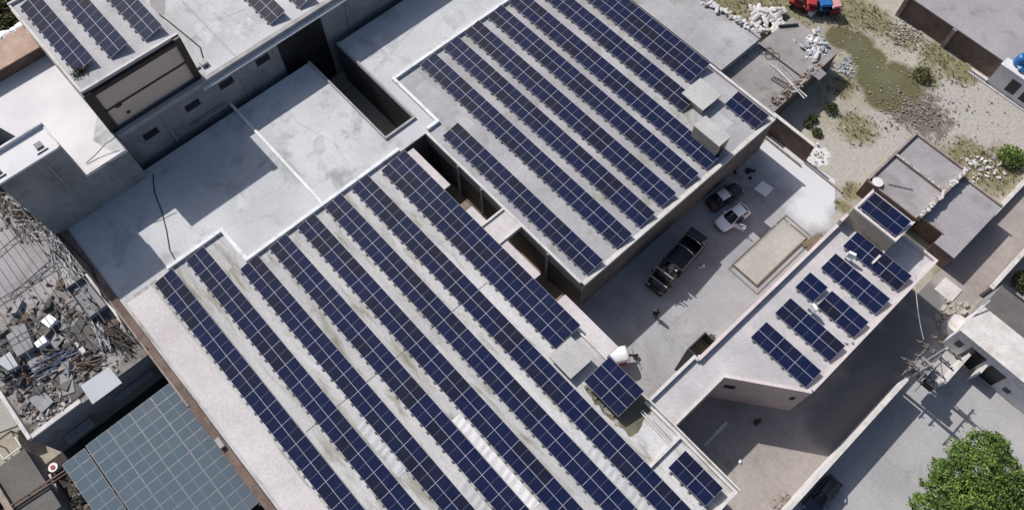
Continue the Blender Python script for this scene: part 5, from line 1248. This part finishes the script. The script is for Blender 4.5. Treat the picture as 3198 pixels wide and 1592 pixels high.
heap('scrap_sheets', 'dark scrap and boards along the left wall of the scrap building', 'scrap', [(random.gauss(45, 22), random.gauss(1130, 70)) for k in range(60)], .25, .6, ['steel', 'roof_dark', 'wall_grey', 'rust', 'shade_dark'], ZS, 'stuff')
heap('rubble_heap', 'grey rubble at the upper end of the scrap building', 'rubble', [(random.gauss(70, 45), random.gauss(650, 35)) for k in range(300)], .06, .24, ['wall_grey', 'brick', 'steel', 'brick_dust'], ZS, 'stuff')
cb = cable('cable', 'thick black cable draped along the brown boundary wall beside the scrap', [at(125, 680, ZS+.9), at(200, 750, ZS+.9), at(285, 835, ZS+.9), at(320, 925, ZS+.7), at(360, 965, ZS+.6), at(400, 1040, ZS+.7), at(460, 1090, ZS+.8)], .07)
# yard below the canopy
lw = thing('grey_outhouse', 'low grey walled outhouse in the dark yard at the lower left corner', 'building', (-35, -23, 0))
b = MB(); b.box(-37.6, -31.5, -23.2, -20.6, 0, 2.5); b.build('wall', 'wall_grey', lw); b = MB(); b.box(-37.7, -31.4, -23.3, -20.5, 2.5, 2.65); b.build('roof', 'roof_dark', lw)
b = MB(); b.box(-38, -20, -23.9, -23.4, 0, 3.0); tag(b.build('yard_wall', 'brick_dust'), 'rough brick wall beside the tan roof at the lower left corner', 'wall')
tb = thing('tan_roof_house', 'house with a plain tan roof cut by the lower left corner', 'building', (-33, -29, 0))
b = MB(); b.box(-45, -18, -36, -24.2, 0, 3.4); b.build('wall', 'brick', tb); b = MB(); b.box(-45, -18, -36, -24.1, 3.4, 3.55); b.build('roof', 'roof_tan', tb)
b = MB(); b.bar(at(0, 1600, 2.9), at(345, 1375, 2.9), .14); b.bar(at(0, 1612, 2.9), at(345, 1387, 2.9), .1)
for t_ in (.0, .25, .5, .75, 1): 
    q = at(345*t_, 1600-225*t_, 2.9); b.bar((q.x, q.y, 0), (q.x, q.y, 2.9), .1)
tag(b.build('steel_beam', 'rust'), 'long rusty steel beam spanning the dark yard beside the pale canopy', 'beam')
tbn = thing('round_tub', 'small round white tub with a red rim in the dark yard', 'tub', at(165, 1458, .8))
q = at(165, 1458, .8); b = MB(); b.tube([(q.x, q.y, .1), (q.x, q.y, .8)], [.3, .4], 14); b.build('bowl', 'white', tbn); b = MB(); b.tube([(q.x, q.y, .8), (q.x, q.y, .86)], .2, 12); b.build('rim', 'red_paint', tbn)
for k, (p, q, mt, lb) in enumerate((((156, 1480), (182, 1592), 'white_soiled', 'white pipe lying in the dark yard, the brightest'), ((142, 1535), (150, 1600), 'galv', 'grey pipe lying left of the bright white one in the dark yard'), ((172, 1510), (186, 1600), 'coping', 'pale pipe lying right of the bright white one in the dark yard'))):
    b = MB(); b.tube([at(p[0], p[1], 1.3), at(q[0], q[1], 1.3)], .13, 8); tag(b.build('loose_pipe', mt), lb, 'pipe', 'pipes in the dark yard')
heap('scrap_heap', 'olive brown scrap heap between the canopy and the pipes of the dark yard', 'scrap', [(random.gauss(245, 14), random.gauss(1555, 28)) for k in range(60)], .1, .3, 'stain', .8, 'stuff')
q = at(40, 1395, 1.0); 
fm = thing('steel_stand', 'rusty steel stand beside the outhouse in the dark yard', 'stand', (q.x, q.y, 0))
b = MB()
for sx, sy in ((-.9, -.8), (.9, -.8), (.9, .8), (-.9, .8)): b.bar((q.x+sx, q.y+sy, 0), (q.x+sx, q.y+sy, 1.8), .1)
b.bar((q.x-.9, q.y-.8, 1.8), (q.x+.9, q.y-.8, 1.8), .1); b.bar((q.x-.9, q.y+.8, 1.8), (q.x+.9, q.y+.8, 1.8), .1); b.bar((q.x+.9, q.y-.8, 1.8), (q.x+.9, q.y+.8, 1.8), .1); b.bar((q.x-.9, q.y-.8, 1.8), (q.x-.9, q.y+.8, 1.8), .1)
b.build('bars', 'galv', fm)
slab('tan_heap', 'tan sheet of sacking left of the scrap building wall', 'sacking', [(-30, 1270), (40, 1240), (60, 1330), (-20, 1360)], 2.2, .3, 'bed')
